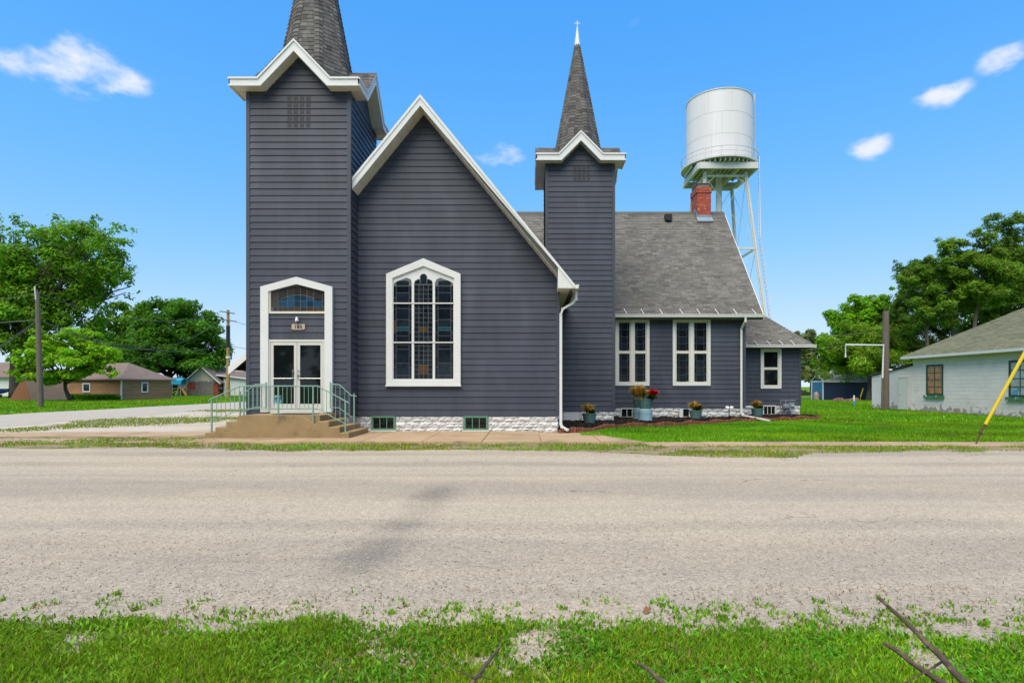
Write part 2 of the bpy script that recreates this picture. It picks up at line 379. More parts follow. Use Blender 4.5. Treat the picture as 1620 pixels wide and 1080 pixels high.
tag(st.build('side_street', M_STREET), 'pale side street running away left of the church', 'road', kind='structure')
gv = MB(); xs = np.arange(-20.5, -8.4, .3); vs = []
for x in xs: vs += [(x, 17.6+wob(x, .9, .5, 11), .009), (x, 60+wob(x, .5, 2, 12), .009)]
gv.add(vs, [(2*i, 2*i+2, 2*i+3, 2*i+1) for i in range(len(xs)-1)])
tag(gv.build('gravel_lot', M_GRAVEL), 'white gravel parking strip beside the church tower', 'gravel', kind='structure')
rs = random.Random(5)

M_DIRT = mat('verge_dirt', (.26,.20,.13), rough=1, var=.3, scale=6, bump=.7, bscale=40, col2=(.13,.15,.04), c2scale=1.4, c2lo=.45, c2hi=.62, spec=.1)
ragged_sheet('verge_soil', M_DIRT, .003, lambda x: far_edge(x)-.5, lambda x: (14.62 if x > 3 else 15.5 if x > -9 else 17.6)+wob(x, 2, .08, 9), -40, 45, .25, 'bare tan soil strip between road and church walk', 'soil')
# foundation walk: slabs, each its own piece
walk = tag(MB().box(-8.6, 2.3, 15.25, 18.9, -.08, .012).build('sidewalk', M_WALK), 'tan concrete walk before the church', 'sidewalk', kind='structure')
def slab(x0, x1, y0, y1, ztop, rot=0):
    b = MB(); z0 = -.05; e = .012
    b.add([(x0,y0,z0),(x1,y0,z0),(x1,y1,z0),(x0,y1,z0),(x0,y0,ztop-e),(x1,y0,ztop-e),(x1,y1,ztop-e),(x0,y1,ztop-e),(x0+e,y0+e,ztop),(x1-e,y0+e,ztop),(x1-e,y1-e,ztop),(x0+e,y1-e,ztop)],
          [(0,1,5,4),(1,2,6,5),(2,3,7,6),(3,0,4,7),(4,5,9,8),(5,6,10,9),(6,7,11,10),(7,4,8,11),(8,9,10,11)])
    return b.build('slab', M_WALK, walk)
xs = [-8.9,-5.95,-4.35,-2.75,-1.2,.35,1.9]
for a, b_ in zip(xs[:-1], xs[1:]): slab(a+.008, b_-.008, 15.35, 18.85 if a < .3 else 17.2, .045+rs.uniform(-.005, .005))
bb = MB().prismz([(1.908,15.35),(3.0,15.35),(2.2,17.2),(1.908,17.2)], -.05, .044); bb.build('slab', M_WALK, walk)
x = 3.01
while x < 40: slab(x+.008, x+1.5-.008, 14.55, 15.5, .022+rs.uniform(-.006, .006)); x += 1.5
x = -8.95
for i in range(14):
    slab(x-1.6+.01, x-.01, 17.35+rs.uniform(-.05, .05), 18.9+rs.uniform(-.05, .05), .02+rs.uniform(-.006, .006)); x -= 1.6
x = -8.95
for i in range(4): slab(x-1.5+.01, x-.01, 15.3, 16.55, .018+rs.uniform(-.005, .004)); x -= 1.5

# ------------------------------------------------------------------ the church
church = thing('church', 'dark grey clapboard church with two shingled steeples and a white trimmed gable', 'church', (-3.3, 25, 0))
EXPO = .2032
bm = MB()
bm.add([(0,0,0),(0,-.032,0),(0,-.029,.012),(0,-.006,EXPO+.01),(0,0,EXPO+.01),(1,0,0),(1,-.032,0),(1,-.029,.012),(1,-.006,EXPO+.01),(1,0,EXPO+.01)],
       [(0,5,6,1),(1,6,7,2),(2,7,8,3),(3,8,9,4),(0,1,2,3,4),(9,8,7,6,5)])
BOARD = bm.mesh('siding_board', M_SIDING)
def siding(parent, corner, rotz, z0, z1, spans, joined=False):
    """lapped boards; spans(zb) gives the along-wall intervals of the row that starts at height zb"""
    z = z0; mb = MB(); c, s_ = math.cos(rotz), math.sin(rotz)
    while z < z1-.02:
        for a, b in spans(z):
            if b-a < .03: continue
            p = (corner[0]+c*a, corner[1]+s_*a, z)
            if not joined: inst('siding_board', BOARD, parent, p, (b-a, 1, 1), rotz)
            else:
                k = len(mb.v)
                mb.add([(p[0]+c*v.co.x*(b-a)-s_*v.co.y, p[1]+s_*v.co.x*(b-a)+c*v.co.y, z+v.co.z) for v in BOARD.vertices], [tuple(q.vertices) for q in BOARD.polygons])
        z += EXPO
    if joined: mb.build('siding', M_SIDING, parent, kind='stuff')
def cut(a, b, holes):
    out = [(a, b)]
    for h0, h1 in holes:
        nxt = []
        for p, q in out:
            if h1 <= p or h0 >= q: nxt.append((p, q)); continue
            if h0 > p: nxt.append((p, h0))
            if h1 < q: nxt.append((h1, q))
        out = nxt
    return out

# ---- walls (cores) ----
TX0, TX1, TY0, TY1 = -8.55, -5.43, 17.95, 21.07        # front tower
SX0, SX1, SY0, SY1 = .714, 3.364, 22.9, 25.55          # slim tower
GX1, GY = .985, 18.72                                   # gabled nave front
RX, RZ, GSL = -3.31, 10.44, 1.228                      # nave ridge
WX0, WX1, WY = -11.2, 9.39, 25.46                       # cross wing
AX1, AY = 12.88, 27.8
tower = MB().box(TX0, TX1, TY0, TY1, .58, 10.55).build('tower_wall', M_SIDING, church)
turret = MB().box(SX0, SX1, SY0, SY1, .5, 10.25).build('turret_wall', M_SIDING, church)
nave = MB().prism([(-7.68,.53),(GX1,.53),(GX1,4.75),(RX,RZ-.36),(-7.68,4.75)], GY, 30).build('nave_wall', M_SIDING, church)
wing = MB().prismx([(WY,.55),(34.7,.55),(34.7,4.55),(30.1,9.95),(WY,4.55)], WX0, WX1).build('wing_wall', M_SIDING, church)
annex = MB().box(WX1-.2, AX1, AY, 34.0, .59, 3.3).build('annex_wall', M_SIDING, church)

# ---- siding rows ----
dW, dX0, dX1 = .62, -8.11, -5.93
def tower_front(z):
    if z < .55: pass
    a, b = TX0+.07, TX1-.07
    if z+EXPO > 10.5:                     # in the little gable
        h = 1.05-max(0, z-10.5); return [(-6.99-h+.0-TX0, -6.99+h-TX0)] if h > .05 else []
    holes = [(dX0+.1-TX0, dX1-.1-TX0)] if z < 4.45 else []
    return cut(a-TX0, b-TX0, holes)
siding(tower, (TX0, TY0), 0, .60, 11.45, tower_front)
siding(tower, (TX1, TY0), R(90), .60, 10.5, lambda z: [(.05, 3.10)] if z > 4.5 else [(.05, .78)])
siding(tower, (TX0, TY1), R(-90), .60, 10.5, lambda z: [(.05, 3.05)], joined=True)
def gab(z):
    zz = z
    h = (RZ-.40-zz)/GSL; h = min(h, 4.33)
    a, b = max(-5.43+.02, RX-h), min(RX+h, GX1-.06)
    holes = [(-4.40, -2.21)] if 1.40 < z < 4.84 else [(-4.05, -2.56)] if 4.84 <= z < 5.0 else [(-3.72, -2.89)] if 5.0 <= z < 5.22 else []
    return cut(a+5.43, b+5.43, [(p+5.43, q+5.43) for p, q in holes]) if b > a else []
siding(nave, (-5.43, GY), 0, .55, RZ-.50, gab)
siding(nave, (GX1, GY), R(90), .55, 4.6, lambda z: [(.05, 4.1)], joined=True)
siding(turret, (SX0, SY0), 0, .52, 11.0, lambda z: [(.07, 2.58)] if z+EXPO < 10.3 else ([(1.325-(.85-max(0, z-10.22)), 1.325+(.85-max(0, z-10.22)))] if .85-max(0, z-10.22) > .06 else []))
siding(turret, (SX0, SY1), R(-90), 5.0, 10.2, lambda z: [(.05, 2.6)], joined=True)
siding(turret, (SX1, SY0), R(90), .52, 10.2, lambda z: [(.05, 2.6)], joined=True)
WH = [(3.75-.714, 5.25-.714), (6.26-.714, 7.90-.714)]
def wing_rows(z):
    holes = [(3.37+.05, 5.25-.08), (6.26+.08, 7.90-.08)] if 1.42 < z < 4.4 else []
    return cut(3.37, WX1-.07, holes)
siding(wing, (0, WY), 0, .57, 4.42, wing_rows)
siding(annex, (0, AY), 0, .61, 3.28, lambda z: cut(WX1+.0, AX1-.06, [(11.05, 11.91)] if 1.28 < z else []))
siding(annex, (AX1, AY), R(90), .61, 3.28, lambda z: [(.05, 6.1)], joined=True)
siding(wing, (WX1, WY), R(90), .57, 8.6, lambda z: [(.05 if z < 4.4 else .4+(z-4.4)*.80, 9.2 if z < 4.4 else 8.85-(z-4.4)*.80)], joined=True)
for x, y, z0, z1, par in ((TX0,TY0,.56,10.45,tower),(TX1,TY0,.56,10.45,tower),(SX0,SY0,.5,10.1,turret),(SX1,SY0,.5,10.1,turret),(GX1,GY,.53,4.5,nave),(WX1,WY,.55,4.4,wing),(AX1,AY,.6,3.3,annex)):
    w = .075
    MB().box(x-(w if x in (TX1,SX1,GX1,WX1,AX1) else .034), x+(w if x in (TX0,SX0) else .034), y-.036, y+w, z0, z1).build('corner_post', M_POST, par)

rs2 = random.Random(17)
def seams(parent, y, x0, x1, z0, rows, every=3, skip=lambda x, z: False):
    mb = MB()
    for k in range(rows):
        if rs2.random() > 1/every: continue
        x = rs2.uniform(x0, x1); z = z0+k*EXPO
        if skip(x, z): continue
        mb.add([(x+v.co.x*.012, y+v.co.y*1.05-.001, z+v.co.z*.97+.001) for v in BOARD.vertices], [tuple(q.vertices) for q in BOARD.polygons])
    mb.build('lap_seams', M_SIDING, parent, kind='stuff')
seams(tower, TY0, TX0+.5, TX1-.5, .60, 48, 2, lambda x, z: z < 4.8 and -8.2 < x < -5.8)
seams(nave, GY, -5.0, .6, .55, 34, 1.4, lambda x, z: (1.2 < z < 5.6 and -4.6 < x < -2.0) or abs(x-RX) > (RZ-.9-z)/GSL)
seams(turret, SY0, SX0+.4, SX1-.4, .52, 46, 2)
seams(wing, WY, 5.3, 6.2, .57, 18, 3); seams(wing, WY, 8, 9.2, .57, 18, 3)
# perforated vents in the siding
def vent(parent, x0, x1, zs, y):
    b = MB()
    for c in range(4):
        cx = x0+(x1-x0)*(c+.5)/4
        for zb in zs:
            for k in range(5): b.box(cx-(x1-x0)*.09, cx+(x1-x0)*.09, y-.034+.004*k, y-.02+.004*k, zb+.035+.03*k, zb+.045+.03*k)
    b.build('vent_slots', mat('vent_slot', (.06,.05,.046), var=0) if 'vent_slot' not in MATS else MATS['vent_slot'], parent, kind='stuff')
vent(tower, -7.36, -6.60, [.60+EXPO*k for k in range(43, 48)], TY0)
vent(turret, 1.75, 2.45, [.52+EXPO*k for k in range(44, 47)], SY0)

# ---- foundation of rock-faced block ----
fnd = MB().box(-7.6, GX1-.03, GY+.03, 25, -.1, .54).box(SX0+.2, SX1-.02, SY0+.05, SY1, -.1, .51).box(WX0+.05, WX1-.02, WY+.1, 34.6, -.1, .56).box(WX1, AX1-.04, AY+.03, 33.9, -.1, .6).box(TX0+.06, TX1-.06, TY0+.05, TY1-.05, -.1, .6).build('foundation', M_MORTAR, church)
rb = random.Random(2); BLK = []
for k in range(5):
    b = MB(); nu, nv = 7, 5; vs = []
    for j in range(nv):
        for i in range(nu):
            edge = i in (0, nu-1) or j in (0, nv-1)
            vs.append(((i/(nu-1))+(0 if edge else rb.uniform(-.05, .05)), -.012 if edge else -.02-rb.uniform(0, .045), j/(nv-1)+(0 if edge else rb.uniform(-.06, .06))))
    b.add(vs, [(j*nu+i, j*nu+i+1, (j+1)*nu+i+1, (j+1)*nu+i) for j in range(nv-1) for i in range(nu-1)])
    ring = [(0,-.012,0),(1,-.012,0),(1,-.012,1),(0,-.012,1),(0,.05,0),(1,.05,0),(1,.05,1),(0,.05,1)]
    b.add(ring, [(0,4,5,1),(1,5,6,2),(2,6,7,3),(3,7,4,0)])
    BLK.append(b.mesh('foundation_block', M_BLOCK))
def block_wall(x0, x1, y, z0, z1, holes=(), rows=3, bw=.42):
    h = (z1-z0)/rows
    for r in range(rows):
        x = x0-(bw/2 if r % 2 else 0)
        while x < x1-.02:
            a, b_ = max(x, x0), min(x+bw, x1); x += bw
            for p, q in cut(a, b_, [hh for hh in holes]):
                if q-p > .05: inst('foundation_block', rb.choice(BLK), fnd, (p+.006, y+.03, z0+r*h+.005), (q-p-.012, 1, h-.01))
block_wall(-5.35, GX1, GY, -.03, .54, [(-4.985,-4.21), (-2.045,-1.26)])
block_wall(GX1+.06, SX1, SY0, -.03, .515, [(1.38, 2.02)])
block_wall(SX1+.02, WX1, WY, -.03, .565, [(4.0, 4.82), (6.62, 7.05)])
block_wall(WX1+.02, AX1, AY, -.03, .605, [(11.1, 11.75)])
MB().box(1.39, 2.01, SY0+.0, SY0+.06, .0, .51).build('patch', M_BLOCK, fnd)

# ---- basement windows ----
def basement(x0, x1, y, z0, z1, m, lights=3, fw=.055):
    f = MB().box(x0, x1, y-.03, y+.02, z1-fw, z1).box(x0, x1, y-.03, y+.02, z0, z0+fw).box(x0, x0+fw, y-.031, y+.02, z0+fw, z1-fw).box(x1-fw, x1, y-.031, y+.02, z0+fw, z1-fw)
    w = f.build('basement_window', m, church)
    iw = (x1-x0-2*fw)/lights
    for k in range(lights):
        a = x0+fw+k*iw
        MB().box(a+.012, a+iw-.012, y+.008, y+.016, z0+fw, z1-fw).build('pane', M_GLASS, w)
        if k: MB().box(a-.012, a+.012, y-.018, y+.014, z0+fw, z1-fw).build('glazing_bar', m, w)
    MB().box(x0-.03, x1+.03, y-.06, y+.02, z0-.035, z0-.002).build('sill', M_WHITE, w)
basement(-4.98, -4.215, GY, .09, .54, M_GREENP); basement(-2.04, -1.265, GY, .09, .54, M_GREENP)
basement(4.01, 4.81, WY+.02, .12, .555, M_WHITE, 3); basement(6.63, 7.04, WY+.02, .12, .555, M_WHITE, 1); basement(11.11, 11.74, AY+.01, .12, .59, M_WHITE, 3)

# ---- roofs ----
def roof_part(name, m, core, slopes, course=.14, tab=.3):
    r = core.build(name, m, church); b = MB(); rg = random.Random(len(name)*7)
    for o, u, v, poly in slopes: shingles(b, o, u, v, poly, course, tab, rg=rg)
    b.build('shingles', m, r, kind='stuff'); return r
T = .16
def slope_frame(e0, e1, top):   # eave from e0 to e1 (outside, left to right as seen from outside), top point on slope
    e0 = Vector(e0); u = (Vector(e1)-e0).normalized(); w = Vector(top)-e0; v = (w-u*w.dot(u)); l = v.length; return e0, u, v.normalized(), l
# nave roof
EZ = 4.56; EXR, EXL = 1.47, -8.09; NF, NB = 18.08, 30.15
core = MB().prism([(EXR,EZ-.02),(RX,RZ-.02),(EXL,EZ-.02),(EXL+.05,EZ-.22),(RX,RZ-.30),(EXR-.05,EZ-.22)], NF+.03, NB)
o, u, v, l = slope_frame((EXR,NF,EZ), (EXR,NB,EZ), (RX,NF,RZ))
o2, u2, v2, l2 = slope_frame((EXL,NB,EZ), (EXL,NF,EZ), (RX,NF,RZ))
nroof = roof_part('nave_roof', M_SHINGLE, core, [(o,u,v,[(0,0),(NB-NF,0),(NB-NF,l),(0,l)]), (o2,u2,v2,[(0,0),(NB-NF,0),(NB-NF,l2),(0,l2)])])
# wing roof
ME, MR, MZ0, MZ1 = 25.05, 30.1, 4.52, 10.38; MX0, MX1 = -11.6, 10.03
core = MB().prismx([(ME,MZ0-.02),(ME+.05,MZ0-.2),(MR,MZ1-.3),(2*MR-ME-.05,MZ0-.2),(2*MR-ME,MZ0-.02),(MR,MZ1-.02)], MX0, MX1)
o, u, v, l = slope_frame((1.0,ME,MZ0), (MX1,ME,MZ0), (1.0,MR,MZ1))
o3, u3, v3, l3 = slope_frame((MX0,ME,MZ0), (-7.9,ME,MZ0), (MX0,MR,MZ1))
o2, u2, v2, l2 = slope_frame((MX1,2*MR-ME,MZ0), (MX0,2*MR-ME,MZ0), (MX1,MR,MZ1))
wroof = roof_part('wing_roof', M_SHINGLE, core, [(o,u,v,[(0,0),(MX1-1,0),(MX1-1,l),(-6.2,l),(-6.2,l*.99)]), (o3,u3,v3,[(0,0),(3.7,0),(8.3,l3),(0,l3)]), (o2,u2,v2,[(0,0),(MX1-MX0,0),(MX1-MX0,l2),(0,l2)])])
MB().prismx([(MR-.16,MZ1-.15),(MR+.16,MZ1-.15),(MR,MZ1+.035)], -3.3, MX1+.01).build('ridge_cap', M_SHINGLE, wroof)
MB().prismx([(ME-.02,MZ0-.01),(MR,MZ1-.005),(2*MR-ME+.02,MZ0-.01),(2*MR-ME+.02,MZ0-.2),(MR,MZ1-.24),(ME-.02,MZ0-.2)], MX1+.002, MX1+.03).build('rake_board', M_WHITE, wroof)
# annex hip roof
a0, a1, a2, a3 = (WX1-.1,27.4,3.40), (13.35,27.4,3.40), (9.85,30.9,6.65), (WX1-.1,30.9,6.65)
b1, b0 = (13.35,34.4,3.40), (WX1-.1,34.4,3.40)
dn = lambda p: (p[0], p[1], p[2]-.14)
core = MB().add([a0,a1,b1,b0,a2,a3,dn(a0),dn(a1),dn(b1),dn(b0)], [(0,1,4,5),(1,2,4),(2,3,5,4),(0,6,7,1),(1,7,8,2),(2,8,9,3),(6,9,8,7)])
o, u, v, l = slope_frame(a0, a1, a3); oo, uu, vv, ll = slope_frame(a1, b1, a2); ob, ub, vb, lb = slope_frame(b1, b0, a2)
aroof = roof_part('annex_roof', M_SHINGLE, core, [(o,u,v,[(0,0),(13.35-9.29,0),(9.85-9.29,l),(0,l)]), (oo,uu,vv,[(0,0),(7,0),(3.5,ll)]), (ob,ub,vb,[(0,0),(4.06,0),(4.06,lb),(3.5,lb)])])
hc = MB(); rg = random.Random(4); A = Vector(a1); B_ = Vector(a2); nseg = 34
for k in range(nseg):
    p = A.lerp(B_, k/nseg); q = A.lerp(B_, (k+1.25)/nseg); hc.cur = rg.uniform(.2, .8)
    s1 = Vector((-.13,0,-.012)); s2 = Vector((0,.13,-.012)); up = Vector((0,0,.035))
    hc.add([p+s1+up*.6, p+up*1.3, p+s2+up*.6, q+s1, q+up*.6, q+s2], [(0,1,4,3),(1,2,5,4),(0,3,5,2)])
hc.build('hip_cap', M_SHINGLE, aroof, kind='stuff')

# ---- nave gable trim ----
def band(top, bot, y0, y1): return MB().hexa([(top[0][0],y0,top[0][1]),(top[1][0],y0,top[1][1]),(bot[1][0],y0,bot[1][1]),(bot[0][0],y0,bot[0][1])],
                                             [(top[0][0],y1,top[0][1]),(top[1][0],y1,top[1][1]),(bot[1][0],y1,bot[1][1]),(bot[0][0],y1,bot[0][1])])
rk = .335   # vertical height of the rake board
for s_ in (1, -1):
    ex = EXR if s_ > 0 else -5.40; ez = RZ-abs(ex-RX)*GSL
    rake = band([(RX,RZ),(ex,ez)], [(RX,RZ-rk),(ex-(.0 if s_ > 0 else 0), ez-rk if s_ < 0 else max(ez-rk, 4.5))], NF, NF+.028).build('rake_board', M_WHITE, nroof)
    band([(RX,RZ+.012),(ex,ez+.012)], [(RX,RZ-.10),(ex,ez-.10)], NF-.022, NF-.001).build('drip_edge', M_WHITE, rake)
    # soffit panels behind the rake board
    L_ = abs((1.0 if s_ > 0 else -5.43)-RX); n_ = int(L_*math.hypot(1, GSL)/.34)
    for k in range(n_):
        xa, xb = L_*k/n_, L_*(k+1)/n_-.006
        za, zb = RZ-.315-xa*GSL, RZ-.315-xb*GSL
        MB().hexa([(RX+s_*xa,NF+.03,za),(RX+s_*xb,NF+.03,zb),(RX+s_*xb,NF+.03,zb-.012),(RX+s_*xa,NF+.03,za-.012)],
                  [(RX+s_*xa,GY,za),(RX+s_*xb,GY,zb),(RX+s_*xb,GY,zb-.012),(RX+s_*xa,GY,za-.012)]).build('soffit_panel', M_CREAM, nroof)
MB().prism([(.93,5.22),(.93,4.50),(1.46,4.50),(1.46,4.58)], NF-.004, GY-.035).build('eave_return', M_WHITE, nroof)
for k in range(6): MB().box(GX1+.035, 1.45, GY-.03+k*.7, GY+.66+k*.7, 4.47, 4.485).build('soffit_panel', M_CREAM, nroof)
MB().box(.94, 1.45, NF+.02, GY-.04, 4.475, 4.495).build('soffit_panel', M_CREAM, nroof)

def gutter(a, b, out, name='gutter', parent=church):
    """box gutter from a to b (top inner edge), out = unit outward vector"""
    a = Vector(a); b = Vector(b); o_ = Vector(out); prof = [(0,0),(.105,.0),(.105,-.03),(.085,-.06),(.085,-.115),(0,-.115),(0,-.105),(.07,-.105),(.09,-.02),(.0,-.02)]
    n = 6; pr = prof[:6]; m = MB()
    m.add([a+o_*p+Vector((0,0,q)) for p, q in pr]+[b+o_*p+Vector((0,0,q)) for p, q in pr], [tuple(range(n)), tuple(range(2*n-1, n-1, -1))]+[(i, n+i, n+(i+1) % n, (i+1) % n) for i in range(n)])
    return m.build(name, M_WHITE, parent)
gutter((EXR+.005,NF-.03,4.60), (EXR+.005,SY0,4.60), (1,0,0))
gutter((3.40,ME-.005,4.54), (MX1+.02,ME-.005,4.54), (0,-1,0))
gutter((WX1+.01,27.395,3.41), (13.42,27.395,3.41), (0,-1,0))
MB().box(3.40, MX1, ME+.0, WY-.03, 4.405, 4.42).build('eave_soffit', M_CREAM, wroof)
MB().box(WX1+.05, 13.3, 27.41, AY-.03, 3.272, 3.285).build('eave_soffit', M_CREAM, aroof)
sp_ = (MZ1-MZ0)/(MR-ME)
for px in (990,1017,1046.5,1078.5,1106,1135,1164,1194):
    x = PX(px, ME); MB().beam((x+.02,ME-.09,MZ0+.03), (x-.04,ME+.22,MZ0+.22*sp_+.03), .03, .012).build('gutter_strap', M_WHITE, wroof)
for px in (1181,1197,1217,1237,1255):
    x = PX(px, 27.4); MB().beam((x+.02,27.32,3.42), (x-.05,27.62,3.40+.22*.93+.03), .03, .012).build('gutter_strap', M_WHITE, aroof)
def downspout(pts, w=.075):
    b = MB()
    for p, q in zip(pts[:-1], pts[1:]): b.beam(p, q, w*1.1, w*.85, up=(0,1,0) if abs(q[2]-p[2]) > .5 else (0,0,1))
    for p in pts[1:-1]: b.box(p[0]-w*.56, p[0]+w*.56, p[1]-w*.46, p[1]+w*.46, p[2]-w*.5, p[2]+w*.5)
    return b.build('downspout', M_WHITE, church)
downspout([(1.52,18.50,4.50), (1.52,18.50,4.22), (1.42,18.55,4.1), (1.10,18.62,3.92), (1.045,18.62,3.75), (1.045,18.62,.30), (1.08,18.6,.2), (1.27,18.45,.10)])
dx = PX(1178, 25.1); dx2 = PX(1172.5, 25.38)
downspout([(dx,25.0,4.44), (dx,25.02,4.25), (dx2,25.37,3.95), (dx2,25.37,.34), (dx2+.05,25.32,.24), (dx2+.75,24.2,.07)])
MB().tube([(6.62,WY-.06,.60),(9.2,WY-.06,.60)], .022, 6).build('conduit', M_POST, church)
# ---- tower tops: cross gables with a shingled octagonal spire ----
def tower_top(name, cx, cy, half, ze, gw, gh, aps, apex, over=.385, fh=.25, tab=.26, course=.14):
    H = half+over; rg = random.Random(int(cx*10)); slope = gh/gw; d = fh*(math.hypot(1, slope)-1)/slope
    core = MB()
    for sx in (-1, 1):
        for sy in (-1, 1): core.box(cx+sx*(gw+.02), cx+sx*(H-.02), cy+sy*(gw+.02), cy+sy*(H-.02), ze-.06, ze)
    dirs = [(0, -1), (1, 0), (0, 1), (-1, 0)]
    def W3(k, uu, out, z):       # side k: along-u, outward distance
        o = dirs[k]; a = (-o[1], o[0]); return (cx+a[0]*uu+o[0]*out, cy+a[1]*uu+o[1]*out, z)
    for k in range(4):
        hw = half-.04; core.add([W3(k,-gw,hw,ze-.02),W3(k,gw,hw,ze-.02),W3(k,0,hw,ze+gh-.02),W3(k,-gw,0,ze-.02),W3(k,gw,0,ze-.02),W3(k,0,0,ze+gh-.02)], [(0,1,2),(0,2,5,3),(1,4,5,2)])
    r = core.build(name, M_SPIRE, church); sh = MB()
    for k in range(4):
        for s_ in (1, -1):
            if s_ > 0: e0, e1, tp = W3(k,gw+.02,H+.03,ze+.0), W3(k,gw+.02,0,ze), W3(k,0,H+.03,ze+gh+.02)
            else: e0, e1, tp = W3(k,-gw-.02,0,ze), W3(k,-gw-.02,H+.03,ze), W3(k,0,0,ze+gh+.02)
            o, u, v, l = slope_frame(e0, e1, tp); w = H+.03
            poly = [(0,0),(w-gw,0),(w,l),(0,l)] if s_ > 0 else [(gw,0),(w,0),(w,l),(0,l)]
            shingles(sh, o, u, v, poly, course, tab, rg=rg)
        # corner squares, nearly flat
        o_ = Vector(W3(k, gw, gw, ze+.10)); A_ = Vector(W3(k, gw, H+.01, ze+.01)); B_ = Vector(W3(k, H+.01, H+.01, ze+.01)); C_ = Vector(W3(k, H+.01, gw, ze+.01))
        sh.cur = .4; sh.add([A_, B_, C_, o_], [(0,1,2,3)]); sh.cur = .5
        # trim: bands of white fascia following eave and gable, mitred
        top = [(-H,ze),(-gw,ze),(0,ze+gh),(gw,ze),(H,ze)]
        bot = [(-H,ze-fh),(-gw+d,ze-fh),(0,ze+gh-fh*math.hypot(1,slope)),(gw-d,ze-fh),(H,ze-fh)]
        for i in range(4):
            f = MB()
            for (t0, t1, q0, q1, off, th) in ((top[i],top[i+1],bot[i],bot[i+1],0,.03),):
                f.hexa([W3(k,t0[0],H,t0[1]),W3(k,t1[0],H,t1[1]),W3(k,q1[0],H,q1[1]),W3(k,q0[0],H,q0[1])],
                       [W3(k,t0[0],H-th,t0[1]),W3(k,t1[0],H-th,t1[1]),W3(k,q1[0],H-th,q1[1]),W3(k,q0[0],H-th,q0[1])])
            fa = f.build('fascia', M_WHITE, r)
            for lo, hi, out in ((.0, .18, .030), (.80, 1.0, .016)):   # crown strip and lower bead
                lp = lambda a, b, t: (a[0]+(b[0]-a[0])*t, a[1]+(b[1]-a[1])*t)
                t0, t1, q0, q1 = lp(top[i],bot[i],lo), lp(top[i+1],bot[i+1],lo), lp(top[i],bot[i],hi), lp(top[i+1],bot[i+1],hi)
                MB().hexa([W3(k,t0[0],H+out,t0[1]+(.01 if lo == 0 else 0)),W3(k,t1[0],H+out,t1[1]+(.01 if lo == 0 else 0)),W3(k,q1[0],H+out,q1[1]),W3(k,q0[0],H+out,q0[1])],
                          [W3(k,t0[0],H+.001,t0[1]+(.01 if lo == 0 else 0)),W3(k,t1[0],H+.001,t1[1]+(.01 if lo == 0 else 0)),W3(k,q1[0],H+.001,q1[1]),W3(k,q0[0],H+.001,q0[1])]).build('moulding', M_WHITE, fa)
            # soffit panels
            b0, b1 = bot[i], bot[i+1]; lim = H if k in (0, 2) else half
            if i in (0, 3): b0 = (max(b0[0], -lim), b0[1]); b1 = (min(b1[0], lim), b1[1])
            n_ = max(1, round(math.hypot(b1[0]-b0[0], b1[1]-b0[1])/.30))
            for j in range(n_):
                p = [b0[0]+(b1[0]-b0[0])*j/n_, b0[1]+(b1[1]-b0[1])*j/n_+.02]; e = (j+1)/n_-.006
                q = [b0[0]+(b1[0]-b0[0])*e, b0[1]+(b1[1]-b0[1])*e+.02]
                MB().hexa([W3(k,p[0],H-.03,p[1]),W3(k,q[0],H-.03,q[1]),W3(k,q[0],H-.03,q[1]+.012),W3(k,p[0],H-.03,p[1]+.012)],
                          [W3(k,p[0],half-.02,p[1]),W3(k,q[0],half-.02,q[1]),W3(k,q[0],half-.02,q[1]+.012),W3(k,p[0],half-.02,p[1]+.012)]).build('soffit_panel', M_CREAM, r)
        # gable wall behind the little gable
        MB().add([W3(k,-gw+d,half-.001,ze-fh-.02),W3(k,gw-d,half-.001,ze-fh-.02),W3(k,0,half-.001,ze+gh-fh*math.hypot(1,slope)+.05)], [(0,1,2)]).build('gable_panel', M_SIDING, r)
    # spire
    z0 = ze-.02; rise = apex-z0; t8 = math.tan(math.pi/8)
    ap0 = aps
    for k in range(8):
        an = k*math.pi/4; n_ = Vector((math.cos(an), math.sin(an), 0)); tg = Vector((-math.sin(an), math.cos(an), 0)); c = Vector((cx, cy, 0))
        e0 = c+n_*ap0-tg*ap0*t8+Vector((0,0,z0)); e1 = c+n_*ap0+tg*ap0*t8+Vector((0,0,z0)); tip = c+Vector((0,0,apex))
        o, u, v, l = slope_frame(e0, e1, tip); w = 2*ap0*t8
        shingles(sh, o, u, v, [(0,0),(w,0),(w/2+.012,l*.985),(w/2-.012,l*.985)], course, tab*.75, rg=rg)
        # hip caps: bent tabs
        hb = c+(n_*ap0+tg*ap0*t8)+Vector((0,0,z0)); an2 = an+math.pi/8; rad = Vector((math.cos(an2), math.sin(an2), 0)); tt = Vector((-math.sin(an2), math.cos(an2), 0))
        ns = int(rise/course)
        for j in range(ns-2):
            p = hb.lerp(tip, j/ns); q = hb.lerp(tip, (j+1.12)/ns); wd = min(.13, .40*ap0*t8*2*(1-j/ns)); bk = -rad*wd*.40; sh.cur = min(max(rg.gauss(.5, .25), .02), .98)
            lift = rad*.030; l2 = rad*.012
            sh.add([p-tt*wd+bk+lift, p+lift, p+tt*wd+bk+lift, q-tt*wd*.96+bk+l2, q+l2, q+tt*wd*.96+bk+l2], [(0,1,4,3),(1,2,5,4),(0,3,5,2)])
    sh.cur = .5
    sh.build('shingles', M_SPIRE, r, kind='stuff'); return r
tower_top('tower_spire', -6.99, 19.51, 1.56, 10.70, 1.10, 1.15, 1.27, 17.8)
tsp = tower_top('turret_spire', 2.04, 24.22, 1.325, 10.40, .86, .87, 1.04, 16.0, fh=.27, tab=.22, course=.13)
MB().lathe([(.115,15.45),(.125,15.5),(.02,16.28),(0.001,16.3)], (2.04,24.22,0), 10).build('spire_cap', M_WHITE, tsp)
